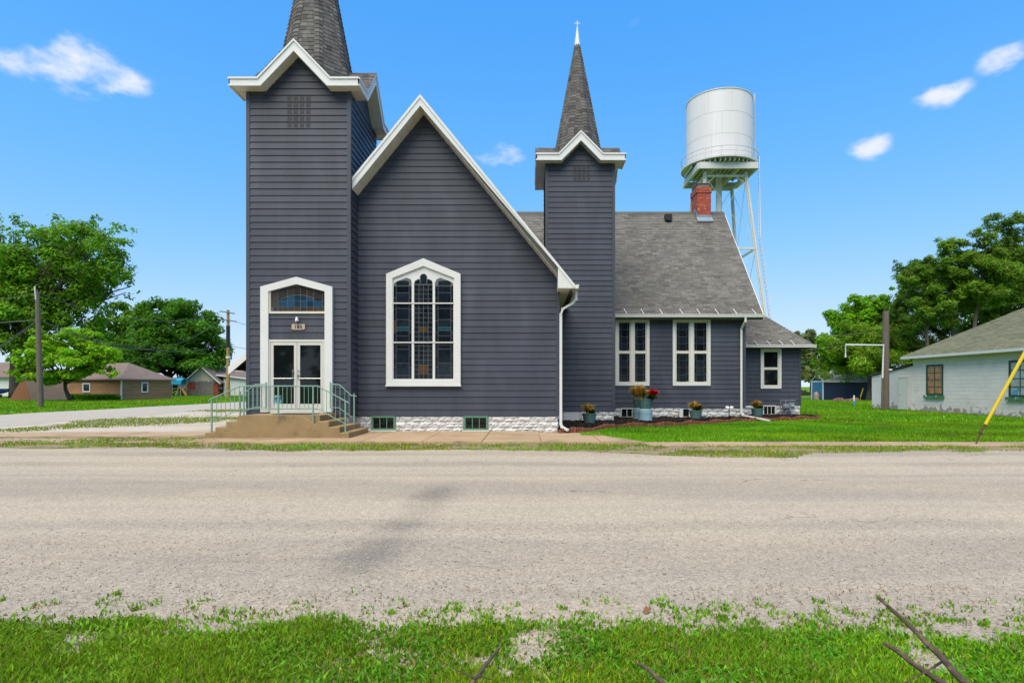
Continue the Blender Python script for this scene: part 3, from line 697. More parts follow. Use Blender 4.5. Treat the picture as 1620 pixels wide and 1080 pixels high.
MB().box(2.025, 2.055, 24.205, 24.235, 16.2, 16.52).box(1.93, 2.15, 24.207, 24.233, 16.40, 16.43).build('cross', M_WHITE, tsp)

# ---- chimney, roof vent ----
CX0, CX1, CY0, CY1 = PX(1103, 29.7), PX(1124.5, 29.7), 29.7, 30.75
ch = MB().box(CX0+.01, CX1-.01, CY0+.01, CY1-.01, 9.4, 11.5).build('chimney', M_MORTAR, church)
bk = MB(); rg = random.Random(9); bl, bh = .205, .072
z = 9.6
row = 0
while z < 11.48:
    ov = .035 if z > 11.2 else 0.0
    for face in range(4):
        Lx = (CX1-CX0 if face % 2 == 0 else CY1-CY0)+2*ov; a = -(bl/2 if row % 2 else 0)
        while a < Lx-.01:
            p, q = max(a, 0)+.005, min(a+bl, Lx)-.005; a += bl
            if q-p < .02: continue
            bk.cur = min(max(rg.gauss(.5, .25), .01), .99); pr = .012+rg.uniform(0, .006)
            if face == 0: bk.box(CX0-ov+p, CX0-ov+q, CY0-ov-pr, CY0+.02, z, z+bh-.01)
            if face == 1: bk.box(CX1-.02, CX1+ov+pr, CY0-ov+p, CY0-ov+q, z, z+bh-.01)
            if face == 2: bk.box(CX0-ov+p, CX0-ov+q, CY1-.02, CY1+ov+pr, z, z+bh-.01)
            if face == 3: bk.box(CX0-ov-pr, CX0+.02, CY0-ov+p, CY0-ov+q, z, z+bh-.01)
    z += bh; row += 1
bk.build('bricks', M_BRICK, ch, kind='stuff')
MB().box(CX0-.03, CX1+.03, CY0-.03, CY1+.03, 11.47, 11.54).box(CX0+.05, CX1-.05, CY0+.05, CY1-.05, 11.54, 11.72).box(CX0-.0, CX1+.0, CY0-.0, CY1+.0, 11.72, 11.76).build('chimney_cap', mat('cap_metal', (.17,.16,.14), rough=.6), ch)
M_FLASH = mat('blue_grey_flashing', (.22,.27,.32), rough=.45, metal=.4, var=.15)
fl = MB().box(CX0-.04, CX1+.04, CY0-.05, CY0-.02, 9.75, 10.12)
fl.hexa([(CX0-.05,CY0-.25,9.70),(CX1+.05,CY0-.25,9.70),(CX1+.05,CY0-.02,9.97),(CX0-.05,CY0-.02,9.97)], [(CX0-.05,CY0-.27,9.75),(CX1+.05,CY0-.27,9.75),(CX1+.05,CY0-.02,10.03),(CX0-.05,CY0-.02,10.03)])
for j in range(3): fl.box(CX0-.05, CX0-.02, CY0-.04+j*.17, CY0+.13+j*.17, 9.9+j*.14, 10.28+j*.13)
fl.build('flashing', M_FLASH, ch)
vx = PX(1057, 29.6); MB().box(vx-.17, vx+.17, 29.45, 29.75, 9.8, 10.12).box(vx-.14, vx+.14, 29.4, 29.46, 9.78, 9.9).build('roof_vent', M_BLACK, wroof)

# ---- left side porch behind the tower ----
pw = MB().prism([(-13.55,0),(-9.3,0),(-9.3,2.4),(-11.45,4.15),(-13.55,2.4)], 28.3, 33).build('porch_wall', M_SIDING, church)
siding(pw, (-13.55, 33), R(-90), .5, 2.3, lambda z: [(.03, 4.68)], joined=True)
siding(pw, (-13.55, 28.3), 0, .5, 2.4, lambda z: [(.05, 4.2)], joined=True)
MB().prism([(-14.2,2.42),(-11.45,4.75),(-8.7,2.42),(-8.7,2.25),(-11.45,4.5),(-14.2,2.25)], 28.0, 33.3).build('porch_roof', M_SHINGLE, church)
for s_ in (1, -1):
    band([(-11.45,4.77),(-11.45-s_*2.8,2.40)], [(-11.45,4.40),(-11.45-s_*2.8,2.03)], 27.95, 27.98).build('porch_rake', M_WHITE, church)
MB().box(-14.2, -13.56, 27.99, 33.2, 2.2, 2.22).build('porch_soffit', M_CREAM, church)

# ---- entrance: casing, transom, panel, doors ----
def poly_frame(outer, inner, y0, y1):
    n = len(outer); b = MB()
    for i in range(n):
        j = (i+1) % n; b.hexa([(outer[i][0],y0,outer[i][1]),(outer[j][0],y0,outer[j][1]),(inner[j][0],y0,inner[j][1]),(inner[i][0],y0,inner[i][1])],
                              [(outer[i][0],y1,outer[i][1]),(outer[j][0],y1,outer[j][1]),(inner[j][0],y1,inner[j][1]),(inner[i][0],y1,inner[i][1])])
    return b
y = TY0
dc = MB(); oL, oR, zb, zs, za = -8.11, -5.93, .70, 4.50, 4.80; iL, iR, isx, iza = -7.87, -6.16, 4.36, 4.58
for a, b_ in (([(oL,zb),(oL,zs),(iL,isx),(iL,zb)]), ([(oR,zb),(oR,zs),(iR,isx),(iR,zb)])) if False else []: pass
for q in ([(oL,zb),(iL,zb),(iL,isx),(oL,zs)], [(iR,zb),(oR,zb),(oR,zs),(iR,isx)], [(oL,zs),(iL,isx),(-7.02,iza),(-7.02,za)], [(-7.02,za),(-7.02,iza),(iR,isx),(oR,zs)]): dc.prism(q, y-.13, y)
entr = dc.build('door_casing', M_WHITE, church)
MB().box(iL, iR, y-.05, y+.0, 2.90, 3.70).build('over_panel', M_SIDING, entr)
for k, z in enumerate((2.93, 3.13, 3.335, 3.54)):
    inst('siding_board', BOARD, entr, (iL+.005, y-.05, z), (iR-iL-.01, 1, 1 if z < 3.5 else .7), 0)
MB().box(iL, iR, y-.105, y-.0, 3.69, 3.755).build('transom_sill', M_CREAM, entr)
# transom window
tr = MB().prism([(iL+.06,3.76),(iR-.01,3.76),(iR-.01,isx-.03),(-7.02,iza-.03),(iL+.06,isx-.03)], y-.03, y-.005).build('transom_window', M_LEAD, church)
MB().prism([(iL,3.76),(iL+.055,3.76),(iL+.055,isx+.02),(iL,isx)], y-.09, y-.001).build('jamb', M_CREAM, tr)
bx = [PX(p, 17.95) for p in (433, 440.7, 455.6, 465.7, 475.9, 486.1, 496.3, 511.1, 517)]
arch = lambda x: 4.27-.40*((x+7.0)/.93)**2
topz = lambda x: min(isx-.04+(iza-isx)*(1-abs(x+7.02)/.855), 4.6)
zr = [PZ(p, 17.95) for p in (493, 485.6, 475.8)]
bot = [PX(p, 17.95) for p in (433, 440.7, 448, 456.5, 466, 476, 486, 496.5, 504, 511.5, 517)]
for a, b_ in zip(bot[:-1], bot[1:]): MB().prism([(a+.01,zr[0]+.01),(b_-.01,zr[0]+.01),(b_-.01,zr[1]-.01),(a+.01,zr[1]-.01)], y-.038, y-.029).build('pane', M_BROWNG, tr)
for k in range(1, 7):
    a, b_ = bx[k]+.01, bx[k+1]-.01
    lo = min(arch(a), arch(b_))
    MB().prism([(a,zr[1]+.01),(b_,zr[1]+.01),(b_,zr[2]-.01),(a,zr[2]-.01)], y-.038, y-.029).build('pane', M_BLUEG, tr)
    t0, t1 = max(arch(a)-.015, zr[2]+.015), max(arch(b_)-.015, zr[2]+.015)
    MB().prism([(a,zr[2]+.01),(b_,zr[2]+.01),(b_,t1),((a+b_)/2,arch((a+b_)/2)-.015),(a,t0)], y-.038, y-.029).build('pane', M_BLUEG, tr)
    q0, q1 = max(arch(a), zr[2])+.012, max(arch(b_), zr[2])+.012
    MB().prism([(a,q0),((a+b_)/2,arch((a+b_)/2)+.012),(b_,q1),(b_,topz(b_)),(a,topz(a))], y-.038, y-.029).build('pane', M_BROWNG, tr)
for a, b_ in ((bx[0]-.13, bx[1]), (bx[7], bx[8]-.0)):
    MB().prism([(a+.01,zr[1]+.01),(b_-.01,zr[1]+.01),(b_-.01,topz(b_)-.0),(a+.01,topz(a))], y-.038, y-.029).build('pane', M_BROWNG, tr)
# double doors
dfr = MB().box(iL, iR, y-.09, y-.01, 2.83, 2.905).box(iL, iL+.05, y-.09, y-.01, .70, 2.83).box(iR-.05, iR, y-.09, y-.01, .70, 2.83).box(iL+.05, iR-.05, y-.10, y-.01, .66, .78).build('door_frame', M_ALU, church)
mid = (iL+iR)/2
for s_, (a, b_) in enumerate(((iL+.055, mid-.006), (mid+.006, iR-.055))):
    d_ = MB().box(a, a+.085, y-.08, y-.03, .79, 2.825).box(b_-.085, b_, y-.08, y-.03, .79, 2.825).box(a+.085, b_-.085, y-.079, y-.03, 2.73, 2.825).box(a+.085, b_-.085, y-.079, y-.03, .79, .95)
    leaf = d_.build('door_leaf', M_ALU, church)
    MB().box(a+.08, b_-.08, y-.055, y-.045, .94, 2.74).build('door_glass', M_GLASS, leaf)
    MB().tube([(a+.08,y-.075,1.72),(b_-.06,y-.075,1.72)], .016, 8).build('push_bar', M_STEEL, leaf)
    hx = b_-.10 if s_ == 0 else a+.045
    MB().tube([(hx,y-.08,1.72),(hx,y-.15,1.72),(hx,y-.15,1.97),(hx,y-.08,1.97)], .013, 8).build('pull_handle', M_STEEL, leaf)
    if s_:
        MB().tube([(hx,y-.075,1.80),(hx,y-.10,1.80)], .022, 10).build('lock', M_BLACK, leaf)
MB().box(iL+.145, iL+.37, y-.060, y-.056, .955, 1.17).lathe([(.001,0),(.115,0),(.115,.05),(.001,.06)], (iL+.2575,y-.058,1.15), 12).build('window_sticker', mat('blue_sticker', (.09,.28,.40), rough=.6, var=.4, scale=22, col2=(.35,.55,.62), c2scale=26, c2lo=.5, c2hi=.56), church)
# house number plaque
px_, pz_ = PX(474, 17.95), PZ(517.5, 17.95)
pl = MB().prism([(px_-.20,pz_-.075),(px_-.1,pz_-.09),(px_+.1,pz_-.09),(px_+.20,pz_-.075),(px_+.20,pz_+.085),(px_-.20,pz_+.085)], y-.105, y-.075).build('number_plaque', mat('plaque', (.42,.33,.27), rough=.6, var=.08), church)
tcu = bpy.data.curves.new('numerals', 'FONT'); tcu.body = '185'; tcu.size = .15; tcu.align_x = 'CENTER'; tcu.align_y = 'CENTER'; tcu.extrude = .004; tcu.space_character = 1.15; tcu.offset = .002
to = bpy.data.objects.new('tmp', tcu); COL.objects.link(to); bpy.context.view_layer.update()
tm = bpy.data.meshes.new_from_object(to.evaluated_get(bpy.context.evaluated_depsgraph_get())); bpy.data.objects.remove(to)
tm.materials.clear(); tm.materials.append(M_BLACK)
no = bpy.data.objects.new('numerals', tm); COL.objects.link(no); no.location = (px_, y-.109, pz_-.002); no.rotation_euler = (R(90), 0, 0); adopt(no, pl)
lx, lz = PX(472, 17.95), PZ(508, 17.95)
lf = MB(); lf.tube([(lx-.03,y-.06,lz-.06),(lx-.03,y-.13,lz-.02),(lx,y-.16,lz+.06)], .018, 8); lf.lathe([(.001,.09),(.03,.085),(.055,-.03),(.05,-.035)], (lx+.02,y-.17,lz+.02), 10)
lf.build('lamp_fitting', M_WHITE, church)

# ---- nave stained glass window ----
y = GY; L0, L1, zb, zs, za = -4.484, -2.13, 1.53, 5.04, 5.53
cxw = (L0+L1)/2
outer = [(L0,zb),(L1,zb),(L1,zs),(cxw,za),(L0,zs)]; inner = [(L0+.20,zb+.13),(L1-.20,zb+.13),(L1-.20,zs-.13),(cxw,za-.24),(L0+.20,zs-.13)]
gw_ = poly_frame(outer, inner, y-.115, y).build('stained_glass_window', M_WHITE, church)
MB().box(L0-.02, L1+.02, y-.14, y-.0, zb-.05, zb-.002).build('sill', M_WHITE, gw_)
MB().prism(inner, y-.052, y-.004).build('tracery', M_WHITE, gw_)
lights = [(-4.263,-3.68), (-3.600,-3.016), (-2.936,-2.353)]
zl, bars = 1.72, (2.87, 4.11)
def glaze(poly, m): MB().prism(poly, y-.066, y-.058).build('pane', m, gw_)
heads = [4.78, 4.86, 4.78]
for li, (a, b_) in enumerate(lights):
    c_ = (a+b_)/2; w = b_-a
    if li == 1: hd = [(b_,4.72),(b_-.02,4.83),(b_-.12,4.89),(c_+.12,4.88),(c_+.115,4.98),(c_+.05,5.05),(c_-.05,5.05),(c_-.115,4.98),(c_-.12,4.88),(a+.12,4.89),(a+.02,4.83),(a,4.72)]
    else:
        s_ = 1 if li == 0 else -1
        hd = [(c_+w/2,4.70),(c_+w/2-.03,4.80),(c_+.13,4.86),(c_-.13,4.86),(c_-w/2+.03,4.80),(c_-w/2,4.70)]
        hd = [(x_, z_+(.07 if (x_-c_)*s_ > 0 else -.03)) for x_, z_ in hd]
    MB().prism([(a,zl),(b_,zl)]+hd, y-.058, y-.053).build('lead_came', M_LEAD, gw_)
    g_ = .010
    if li == 1:
        cols = 4; cw = w/cols; z = zl; row = 0; nr = 20; rh = (4.70-zl)/nr
        for r_ in range(nr):
            for k in range(cols):
                z = zl+r_*rh; m = M_LEADG
                if 3.24 < z+rh/2 < 3.36 and k in (1, 2): m = M_AMBER
                if zl+.05 < z < zl+.16 and k in (1, 2): m = M_ORANGEG
                if zl+.16 < z < zl+.42 and k in (1, 2): m = M_AMBER
                glaze([(a+k*cw+g_,z+g_),(a+(k+1)*cw-g_,z+g_),(a+(k+1)*cw-g_,z+rh-g_),(a+k*cw+g_,z+rh-g_)], m)
        glaze([(c_-.09,4.73),(c_+.09,4.73),(c_+.09,4.98),(c_+.04,5.03),(c_-.04,5.03),(c_-.09,4.98)], M_LEADG)
        for s_ in (-1, 1): glaze([(c_+s_*.11,4.73),(c_+s_*.28,4.73),(c_+s_*.26,4.82),(c_+s_*.13,4.865)], M_LEADG)
    else:
        bw_ = .085; segs = [zl, 1.83, 2.22, 2.66, 2.80, 3.08, 3.25, 3.36, 3.60, 3.95, 4.11, 4.45, 4.66]
        for z0_, z1_ in zip(segs[:-1], segs[1:]):
            m = M_TEAL if (abs(z0_-3.25) < .01) else M_LEADG
            if abs(z0_-1.83) < .01 and li == 2: m = M_TEAL if False else M_LEADG
            glaze([(a+bw_+g_,z0_+g_),(b_-bw_-g_,z0_+g_),(b_-bw_-g_,z1_-g_),(a+bw_+g_,z1_-g_)], m)
        for x0_, x1_ in ((a, a+bw_), (b_-bw_, b_)):
            for k in range(8):
                z0_ = zl+k*.368; glaze([(x0_+g_*.6,z0_+g_),(x1_-g_*.6,z0_+g_),(x1_-g_*.6,z0_+.368-g_),(x0_+g_*.6,z0_+.368-g_)], M_ORANGEG if k == 4 and x0_ == a and li == 0 else M_LEADG)
        glaze([(a+bw_+g_,4.68),(b_-bw_-g_,4.68),(b_-bw_-g_,4.80),(c_+.1,4.83),(c_-.1,4.83),(a+bw_+g_,4.80)], M_LEADG)
for x in (-3.64, -2.976, ): MB().box(x-.036, x+.036, y-.098, y-.05, zl-.06, 4.80).build('mullion', M_WHITE, gw_)
for x in (-4.274, -2.342): MB().box(x-.016, x+.016, y-.092, y-.05, zl-.06, 4.74).build('mullion', M_WHITE, gw_)
for z in bars: MB().box(L0+.2, L1-.2, y-.110, y-.08, z-.02, z+.02).build('transom_bar', M_ALU, gw_)
MB().box(L0+.2, L1-.2, y-.099, y-.05, zl-.07, zl-.005).build('bottom_rail', M_WHITE, gw_)

# ---- wing and annex windows ----
def sash_window(name, x0, x1, z0, z1, y, n, leaded=True, cw=.11, meet=None):
    f = MB().box(x0, x0+cw, y-.075, y, z0+cw, z1-cw).box(x1-cw, x1, y-.075, y, z0+cw, z1-cw).box(x0, x1, y-.076, y, z1-cw, z1).box(x0, x1, y-.076, y, z0, z0+cw)
    w = f.build(name, M_WHITE, church); mw = .12
    lw = (x1-x0-2*cw-(n-1)*mw)/n; meet = meet or (z0+z1)/2
    for k in range(n):
        a = x0+cw+k*(lw+mw); b_ = a+lw
        if k: MB().box(a-mw, a, y-.070, y, z0+cw, z1-cw).build('mullion', M_WHITE, w)
        for q0, q1, dy in ((meet-.0, z1-cw, -.012), (z0+cw, meet, .0)):
            sw = .058
            s_ = MB().box(a, a+sw, y-.050-dy, y-.01, q0, q1).box(b_-sw, b_, y-.050-dy, y-.01, q0, q1).box(a+sw, b_-sw, y-.049-dy, y-.01, q1-sw, q1).box(a+sw, b_-sw, y-.049-dy, y-.01, q0, q0+sw)
            s_.build('sash', M_CREAM, w)
            ga, gb, g0, g1 = a+sw, b_-sw, q0+sw, q1-sw; yy = y-.02-dy*.5
            if leaded:
                MB().box(ga, gb, yy-.004, yy, g0, g1).build('lead_came', M_LEAD, w)
                e = .008; bw_ = (gb-ga)*.2; h4 = (g1-g0)/4
                for r_ in range(4):
                    za_, zc = g0+r_*h4, g0+(r_+1)*h4
                    MB().box(ga+bw_+e, gb-bw_-e, yy-.012, yy-.004, za_+e, zc-e).build('pane', M_LEADG, w)
                    for c0, c1 in ((ga, ga+bw_), (gb-bw_, gb)):
                        MB().box(c0+e*.5, c1-e*.5, yy-.012, yy-.004, za_+e+h4*.12, zc-e+h4*.12 if r_ < 3 else zc-e).build('pane', M_LEADG, w)
            else:
                MB().box(ga, gb, yy-.008, yy, g0, g1).build('pane', M_GLASS, w)
    return w
sash_window('paired_window', PX(972.4,WY)+.02, PX(1027,WY), 1.51, 4.40, WY, 2)
sash_window('paired_window', PX(1063.8,WY), PX(1123.4,WY), 1.51, 4.40, WY, 2)
sash_window('sash_window', PX(1202.6,AY), PX(1235.3,AY), 1.375, 3.27, AY, 1, leaded=False)

# ------------------------------------------------------------------ entrance steps and railings
Y0 = 16.3
stp = thing('entrance_steps', 'tan concrete entrance steps with a broken corner before the church door', 'steps', (-7, 17, 0))
rg = random.Random(12)
lv = [.045+.155*k for k in range(5)]
zt = lv[4]
def block3(x0, x1, z1, y1=TY0-.03):
    e = .015
    return MB().add([(x0,Y0,-.05),(x1,Y0,-.05),(x1,y1,-.05),(x0,y1,-.05),(x0,Y0,z1-e),(x1,Y0,z1-e),(x1,y1,z1-e),(x0,y1,z1-e),(x0+e,Y0+e,z1),(x1-e,Y0+e,z1),(x1-e,y1-e,z1),(x0+e,y1-e,z1)],
          [(0,1,5,4),(1,2,6,5),(2,3,7,6),(3,0,4,7),(4,5,9,8),(5,6,10,9),(6,7,11,10),(7,4,8,11),(8,9,10,11)])
# landing with its front right corner broken away
xl, xr = -8.04, -5.82
lp = [(xl,-.05),(xr-.0,-.05),(xr-.0,.44),(xr-.14,.44),(xr-.22,.49),(xr-.30,.55),(xr-.42,.61),(xr-.55,zt),(xl,zt)]
b = MB().prism(lp, Y0, Y0+.16); b.prism([(xl,-.05),(xr,-.05),(xr,zt),(xl,zt)], Y0+.16, TY0-.03); b.build('landing', M_CONC, stp)
for k, (a, b_) in enumerate(((-8.36,-8.042), (-8.66,-8.362), (-8.94,-8.662))): block3(a, b_, lv[3-k]).build('step', M_CONC, stp)
for k, (a, b_) in enumerate(((-5.818,-5.52), (-5.518,-5.22), (-5.218,-4.965))): block3(a, b_, lv[3-k], TY0-.03 if b_ < TX1 else TY0+.35 if k > 0 else TY0-.03).build('step', M_CONC, stp)
mt = MB().box(-7.35, -6.25, 16.9, 17.75, zt+.001, zt+.014); tag(mt.build('door_mat', mat('rubber_mat', (.05,.045,.04), rough=.9)), 'flat dark door mat on the church landing', 'mat')

def rail(name, label, path, posts, yy, btm, z_at, x_b, extra=None):
    t = thing(name, label, 'railing', (path[0][0], yy, 0), 'green metal handrails of the church steps')
    MB().tube([(x, yy, z) for x, z in path], .017, 8).build('top_rail', M_GREENM, t)
    MB().tube([(x, yy, z) for x, z in btm], .012, 6).build('bottom_rail', M_GREENM, t)
    for x, z0, z1 in posts:
        MB().box(x-.018, x+.018, yy-.018, yy+.018, z0, z1).build('post', M_GREENM, t)
    def lin(pts, x):
        for (xa, za_), (xb, zb_) in zip(pts[:-1], pts[1:]):
            if xa <= x <= xb: return za_+(zb_-za_)*(x-xa)/(xb-xa)
        return None
    for x in x_b:
        a, c = lin(btm, x), lin(path, x)
        if a and c: MB().box(x-.0065, x+.0065, yy-.0065, yy+.0065, a, c).build('baluster', M_GREENM, t)
    return t
q = lambda px, py, D: (PX(px, D), PZ(py, D))
D = 16.42
path = [q(330,635,D), q(332,632,D), q(380,610.5,D), q(503,610.5,D), q(546,634,D), q(552,637,D), q(551,640,D), q(548,640,D)]
btm = [q(335,668,D), q(378,647.5,D), q(382,646.5,D), q(497,645.5,D), q(503,647,D), q(546,670,D)]
posts = [(PX(335,D),.19,PZ(633,D)), (PX(386,D),zt,PZ(611,D)), (PX(440.5,D),zt,PZ(611,D)), (PX(495.5,D),.40,PZ(611,D)), (PX(546.5,D),.19,PZ(635,D))]
xb = [PX(p, D) for p in (343,350,357,364.5,371.5,378.5)]+[PX(p, D) for p in np.arange(393, 495, 6.8)]+[PX(p, D) for p in np.arange(502.5, 545, 7.1)]
rail('handrail', 'long mint green handrail along the front of the church landing', path[:6], posts, D, btm, None, xb)
D = 17.72
rail('handrail', 'short green handrail left of the church door, fixed to the casing', [q(380,623.5,D), q(384,624,D), q(404,608,D), q(421,607.5,D)],
     [(PX(380,D),.19,PZ(619,D)), (PX(421,D),PZ(646,D),PZ(604.5,D))], D, [q(380,653,D), q(404,644,D), q(421,644,D)], None, [PX(p, D) for p in (387,394,401,408,414.5)])
rail('handrail', 'short green handrail right of the church door, curling over its end post', [q(523,607,D), q(537,608.5,D), q(556,625.5,D), q(564,626.5,D)],
     [(PX(560.3,D),.08,PZ(622,D)), (PX(523,D),PZ(646,D),PZ(604.5,D))], D, [q(523,644.5,D), q(537,645,D), q(557,660,D)], None, [PX(p, D) for p in (531,538,545.5,552.5)])
# ------------------------------------------------------------------ water tower
TCX, TCY = 19.5, 60.
wt = thing('water_tower', 'white cylindrical water tower on four steel legs rising behind the church', 'water tower', (TCX, TCY, 0))
b = MB(); b.smooth = True
b.lathe([(3.20,23.6),(3.20,30.3)], (TCX,TCY,0), 72).lathe([(3.2,30.3),(1.5,30.75),(.01,30.95)], (TCX,TCY,0), 72); tank = b.build('tank', M_TANK, wt)
MB().lathe([(3.2,30.26),(3.25,30.26),(3.25,30.36),(3.2,30.36)], (TCX,TCY,0), 72).build('top_rim', M_TSTEEL, tank)
for c_, z in enumerate((23.75, 26.0, 28.15)):
    for k in range(9):
        a = R(k*40+c_*17); MB().beam((TCX+3.2*math.cos(a),TCY+3.2*math.sin(a),z), (TCX+3.2*math.cos(a),TCY+3.2*math.sin(a),z+2.1), .03, .02).build('weld_seam', M_TSTEEL, tank)
for z in (25.95, 28.1): MB().lathe([(3.199,z),(3.208,z),(3.208,z+.05),(3.199,z+.05)], (TCX,TCY,0), 72).build('weld_seam', M_TSTEEL, tank)
b = MB(); b.smooth = True
b.lathe([(3.72,23.52),(3.74,23.52),(3.74,23.68),(3.72,23.68),(3.1,23.7),(3.1,23.60),(3.72,23.58)], (TCX,TCY,0), 64).build('walkway', M_TSTEEL, wt)
MB().lathe([(.01,23.62),(3.15,23.62),(3.15,23.70)], (TCX,TCY,0), 48).build('tank_floor', mat('tower_underside', (.42,.42,.36), rough=.7, var=.15), wt)
ring = lambda r_, z_, a0=0, a1=360, n=48: [(TCX+r_*math.cos(R(a0+(a1-a0)*k/n)), TCY+r_*math.sin(R(a0+(a1-a0)*k/n)), z_) for k in range(n+1)]
MB().tube(ring(3.74,24.56), .035, 6).build('handrail', M_TSTEEL, wt); MB().tube(ring(3.74,24.12), .022, 6).build('mid_rail', M_TSTEEL, wt)
for k in range(16):
    a = R(k*22.5+8); p = (TCX+3.74*math.cos(a), TCY+3.74*math.sin(a)); MB().beam((*p,23.6), (*p,24.56), .04).build('rail_post', M_TSTEEL, wt)
for k in range(15):
    x = -3.15+k*.45; h = math.sqrt(max(.2, 3.45**2-x*x)); MB().beam((TCX+x,TCY-h,23.40), (TCX+x,TCY+h,23.40), .10, .32).build('floor_beam', M_TSTEEL, wt)
HB = 2.85
for s_ in (-1, 1):
    for f in (MB().box(TCX-HB, TCX+HB, TCY+s_*HB-.12, TCY+s_*HB+.12, 22.62, 23.23), MB().box(TCX+s_*HB-.118, TCX+s_*HB+.118, TCY-HB+.12, TCY+HB-.12, 22.625, 23.225)):
        f.build('girder', M_TSTEEL, wt)
for s_ in (-1, 1):
    MB().box(TCX+s_*1.2-.1, TCX+s_*1.2+.1, TCY-HB+.12, TCY+HB-.12, 22.75, 23.22).build('girder', M_TSTEEL, wt)
tp, ft = 1.98, 4.1; ztop = 22.6
def legp(sx, sy, z): t = 1-z/ztop; return Vector((TCX+sx*(tp+(ft-tp)*t), TCY+sy*(tp+(ft-tp)*t), z))
for sx in (-1, 1):
    for sy in (-1, 1):
        a, c = legp(sx, sy, 0), legp(sx, sy, ztop)
        lg = MB().beam(a, c, .11, .34).beam(a+Vector((0,sy*.0,0)), c, .34, .09).build('leg', M_TSTEEL, wt)
        MB().lathe([(.6,0),(.6,.35),(.4,.4),(.001,.4)], (a.x,a.y,-.05), 12).build('footing', M_MORTAR, lg)
for z in (7.4, 14.9, 22.2):
    for sx, sy, tx, ty in ((-1,-1,1,-1),(1,-1,1,1),(1,1,-1,1),(-1,1,-1,-1)):
        MB().beam(legp(sx,sy,z), legp(tx,ty,z), .16, .2).build('strut', M_TSTEEL, wt)
for z0, z1 in ((.4,7.4),(7.4,14.9),(14.9,22.2)):
    for sx, sy, tx, ty in ((-1,-1,1,-1),(1,-1,1,1),(1,1,-1,1),(-1,1,-1,-1)):
        MB().tube([legp(sx,sy,z0), legp(tx,ty,z1)], .022, 5).build('brace_rod', M_TSTEEL, wt); MB().tube([legp(tx,ty,z0), legp(sx,sy,z1)], .022, 5).build('brace_rod', M_TSTEEL, wt)
for sx, dx in ((-1, 1), (1, -1)):
    MB().beam(legp(sx,-1,21.2), legp(sx,-1,22.5)+Vector((dx*1.3,0,0)), .07).build('knee_brace', M_TSTEEL, wt)
MB().tube([(TCX,TCY,0),(TCX,TCY,23.6)], .30, 16).build('riser_pipe', M_TSTEEL, wt)
def ladder(p0, p1, side, n):
    p0, p1, side = Vector(p0), Vector(p1), Vector(side)*.2; b = MB().beam(p0-side, p1-side, .05).beam(p0+side, p1+side, .05)
    for k in range(n): q_ = p0.lerp(p1, (k+.5)/n); b.beam(q_-side, q_+side, .025)
    return b.build('ladder', M_TSTEEL, wt)
la = R(-14); lx_, ly_ = math.cos(la), math.sin(la)
ladder((TCX+3.42*lx_,TCY+3.42*ly_,23.7), (TCX+3.42*lx_,TCY+3.42*ly_,30.9), (-ly_,lx_,0), 24)
for z in (25.2, 27.1, 29., 30.4): MB().beam((TCX+3.2*lx_,TCY+3.2*ly_,z), (TCX+3.45*lx_,TCY+3.45*ly_,z), .05).build('ladder_bracket', M_TSTEEL, wt)
lo, hi = legp(1,-1,.5)+Vector((.45,0,0)), legp(1,-1,16)+Vector((.55,0,0))
ladder(lo, hi, (0,1,0), 40); ladder(hi, (TCX+3.8*lx_,TCY+3.8*ly_,24.5), (0,1,0), 24)
MB().tube([(TCX+3.74*lx_,TCY-.6,24.4),(TCX+3.76*lx_,TCY-.6,25.6)], .02, 5).build('antenna', M_TSTEEL, wt)

# ------------------------------------------------------------------ utility poles and wires
def pole(label, x, y, h, r0, r1, m, lean=(0,0)):
    t = thing('utility_pole', label, 'utility pole', (x, y, 0), None)
    MB().tube([(x,y,-.3),(x+lean[0]*.5,y,h*.5),(x+lean[0],y+lean[1],h)], [r0,(r0+r1)/2,r1], 10).build('shaft', m, t)
    return t
xa, ya = PX(59, 41.7), 41.7
p1 = pole('bare weathered grey pole on the lawn across the side street', xa+.25, ya, 8.2, .20, .13, M_WOODP, (-.25, 0))
MB().tube([(xa,ya-.12,7.6),(xa-.05,ya-.15,8.55)], .05, 6).build('riser', M_TSTEEL, p1)
xb_, yb_ = PX(361, 74), 74.
p2 = pole('tall brown pole with two cross arms beside the brick garage', xb_, yb_, 11.1, .24, .17, M_WOODY)
for z, L_ in ((10.75, .9), (9.75, 1.15)): 
    arm = MB().beam((xb_-L_,yb_-.2,z+.15), (xb_+L_,yb_-.2,z-.15), .14, .12).build('cross_arm', M_WOODP, p2)
    for s_ in (-.8, 0.35, .85): MB().lathe([(.05,0),(.07,.08),(.04,.16),(.001,.2)], (xb_+s_*L_,yb_-.2,z+.2-.15*s_), 8).build('insulator', M_WHITE, arm)
MB().tube([(xb_,yb_-.0,5.0),(xb_,yb_-.0,5.25)], .27, 10).build('pole_sign', M_WHITE, p2)
MB().tube([(xb_,yb_,6.4),(xb_,yb_,9.1)], .235, 10).build('dark_sleeve', M_BLACK, p2)
def wire(label, a, c, sag, r=.02, n=14):
    a, c = Vector(a), Vector(c); pts = [a.lerp(c, k/n)-Vector((0,0,sag*4*(k/n)*(1-k/n))) for k in range(n+1)]
    tag(MB().tube(pts, r, 5, False).build('overhead_wire', M_WIRE), label, 'wire')
A1 = Vector((xa, ya, 8.1))
wire('overhead wire from the grey pole top leaving the left edge', A1, (-62, 52, 9.6), .9, .022)
wire('lower overhead cable from the grey pole leaving the left edge', A1-Vector((0,0,1.9)), (-62, 52, 6.9), .3, .035)
wire('slanting service wire from the grey pole down to the left house', A1-Vector((0,0,1.95)), (-62, 62, 1.9), .2, .03)
wire('slack service wire drooping left from the grey pole', A1-Vector((0,0,2.0)), (-60, 60, 3.6), .9, .025)
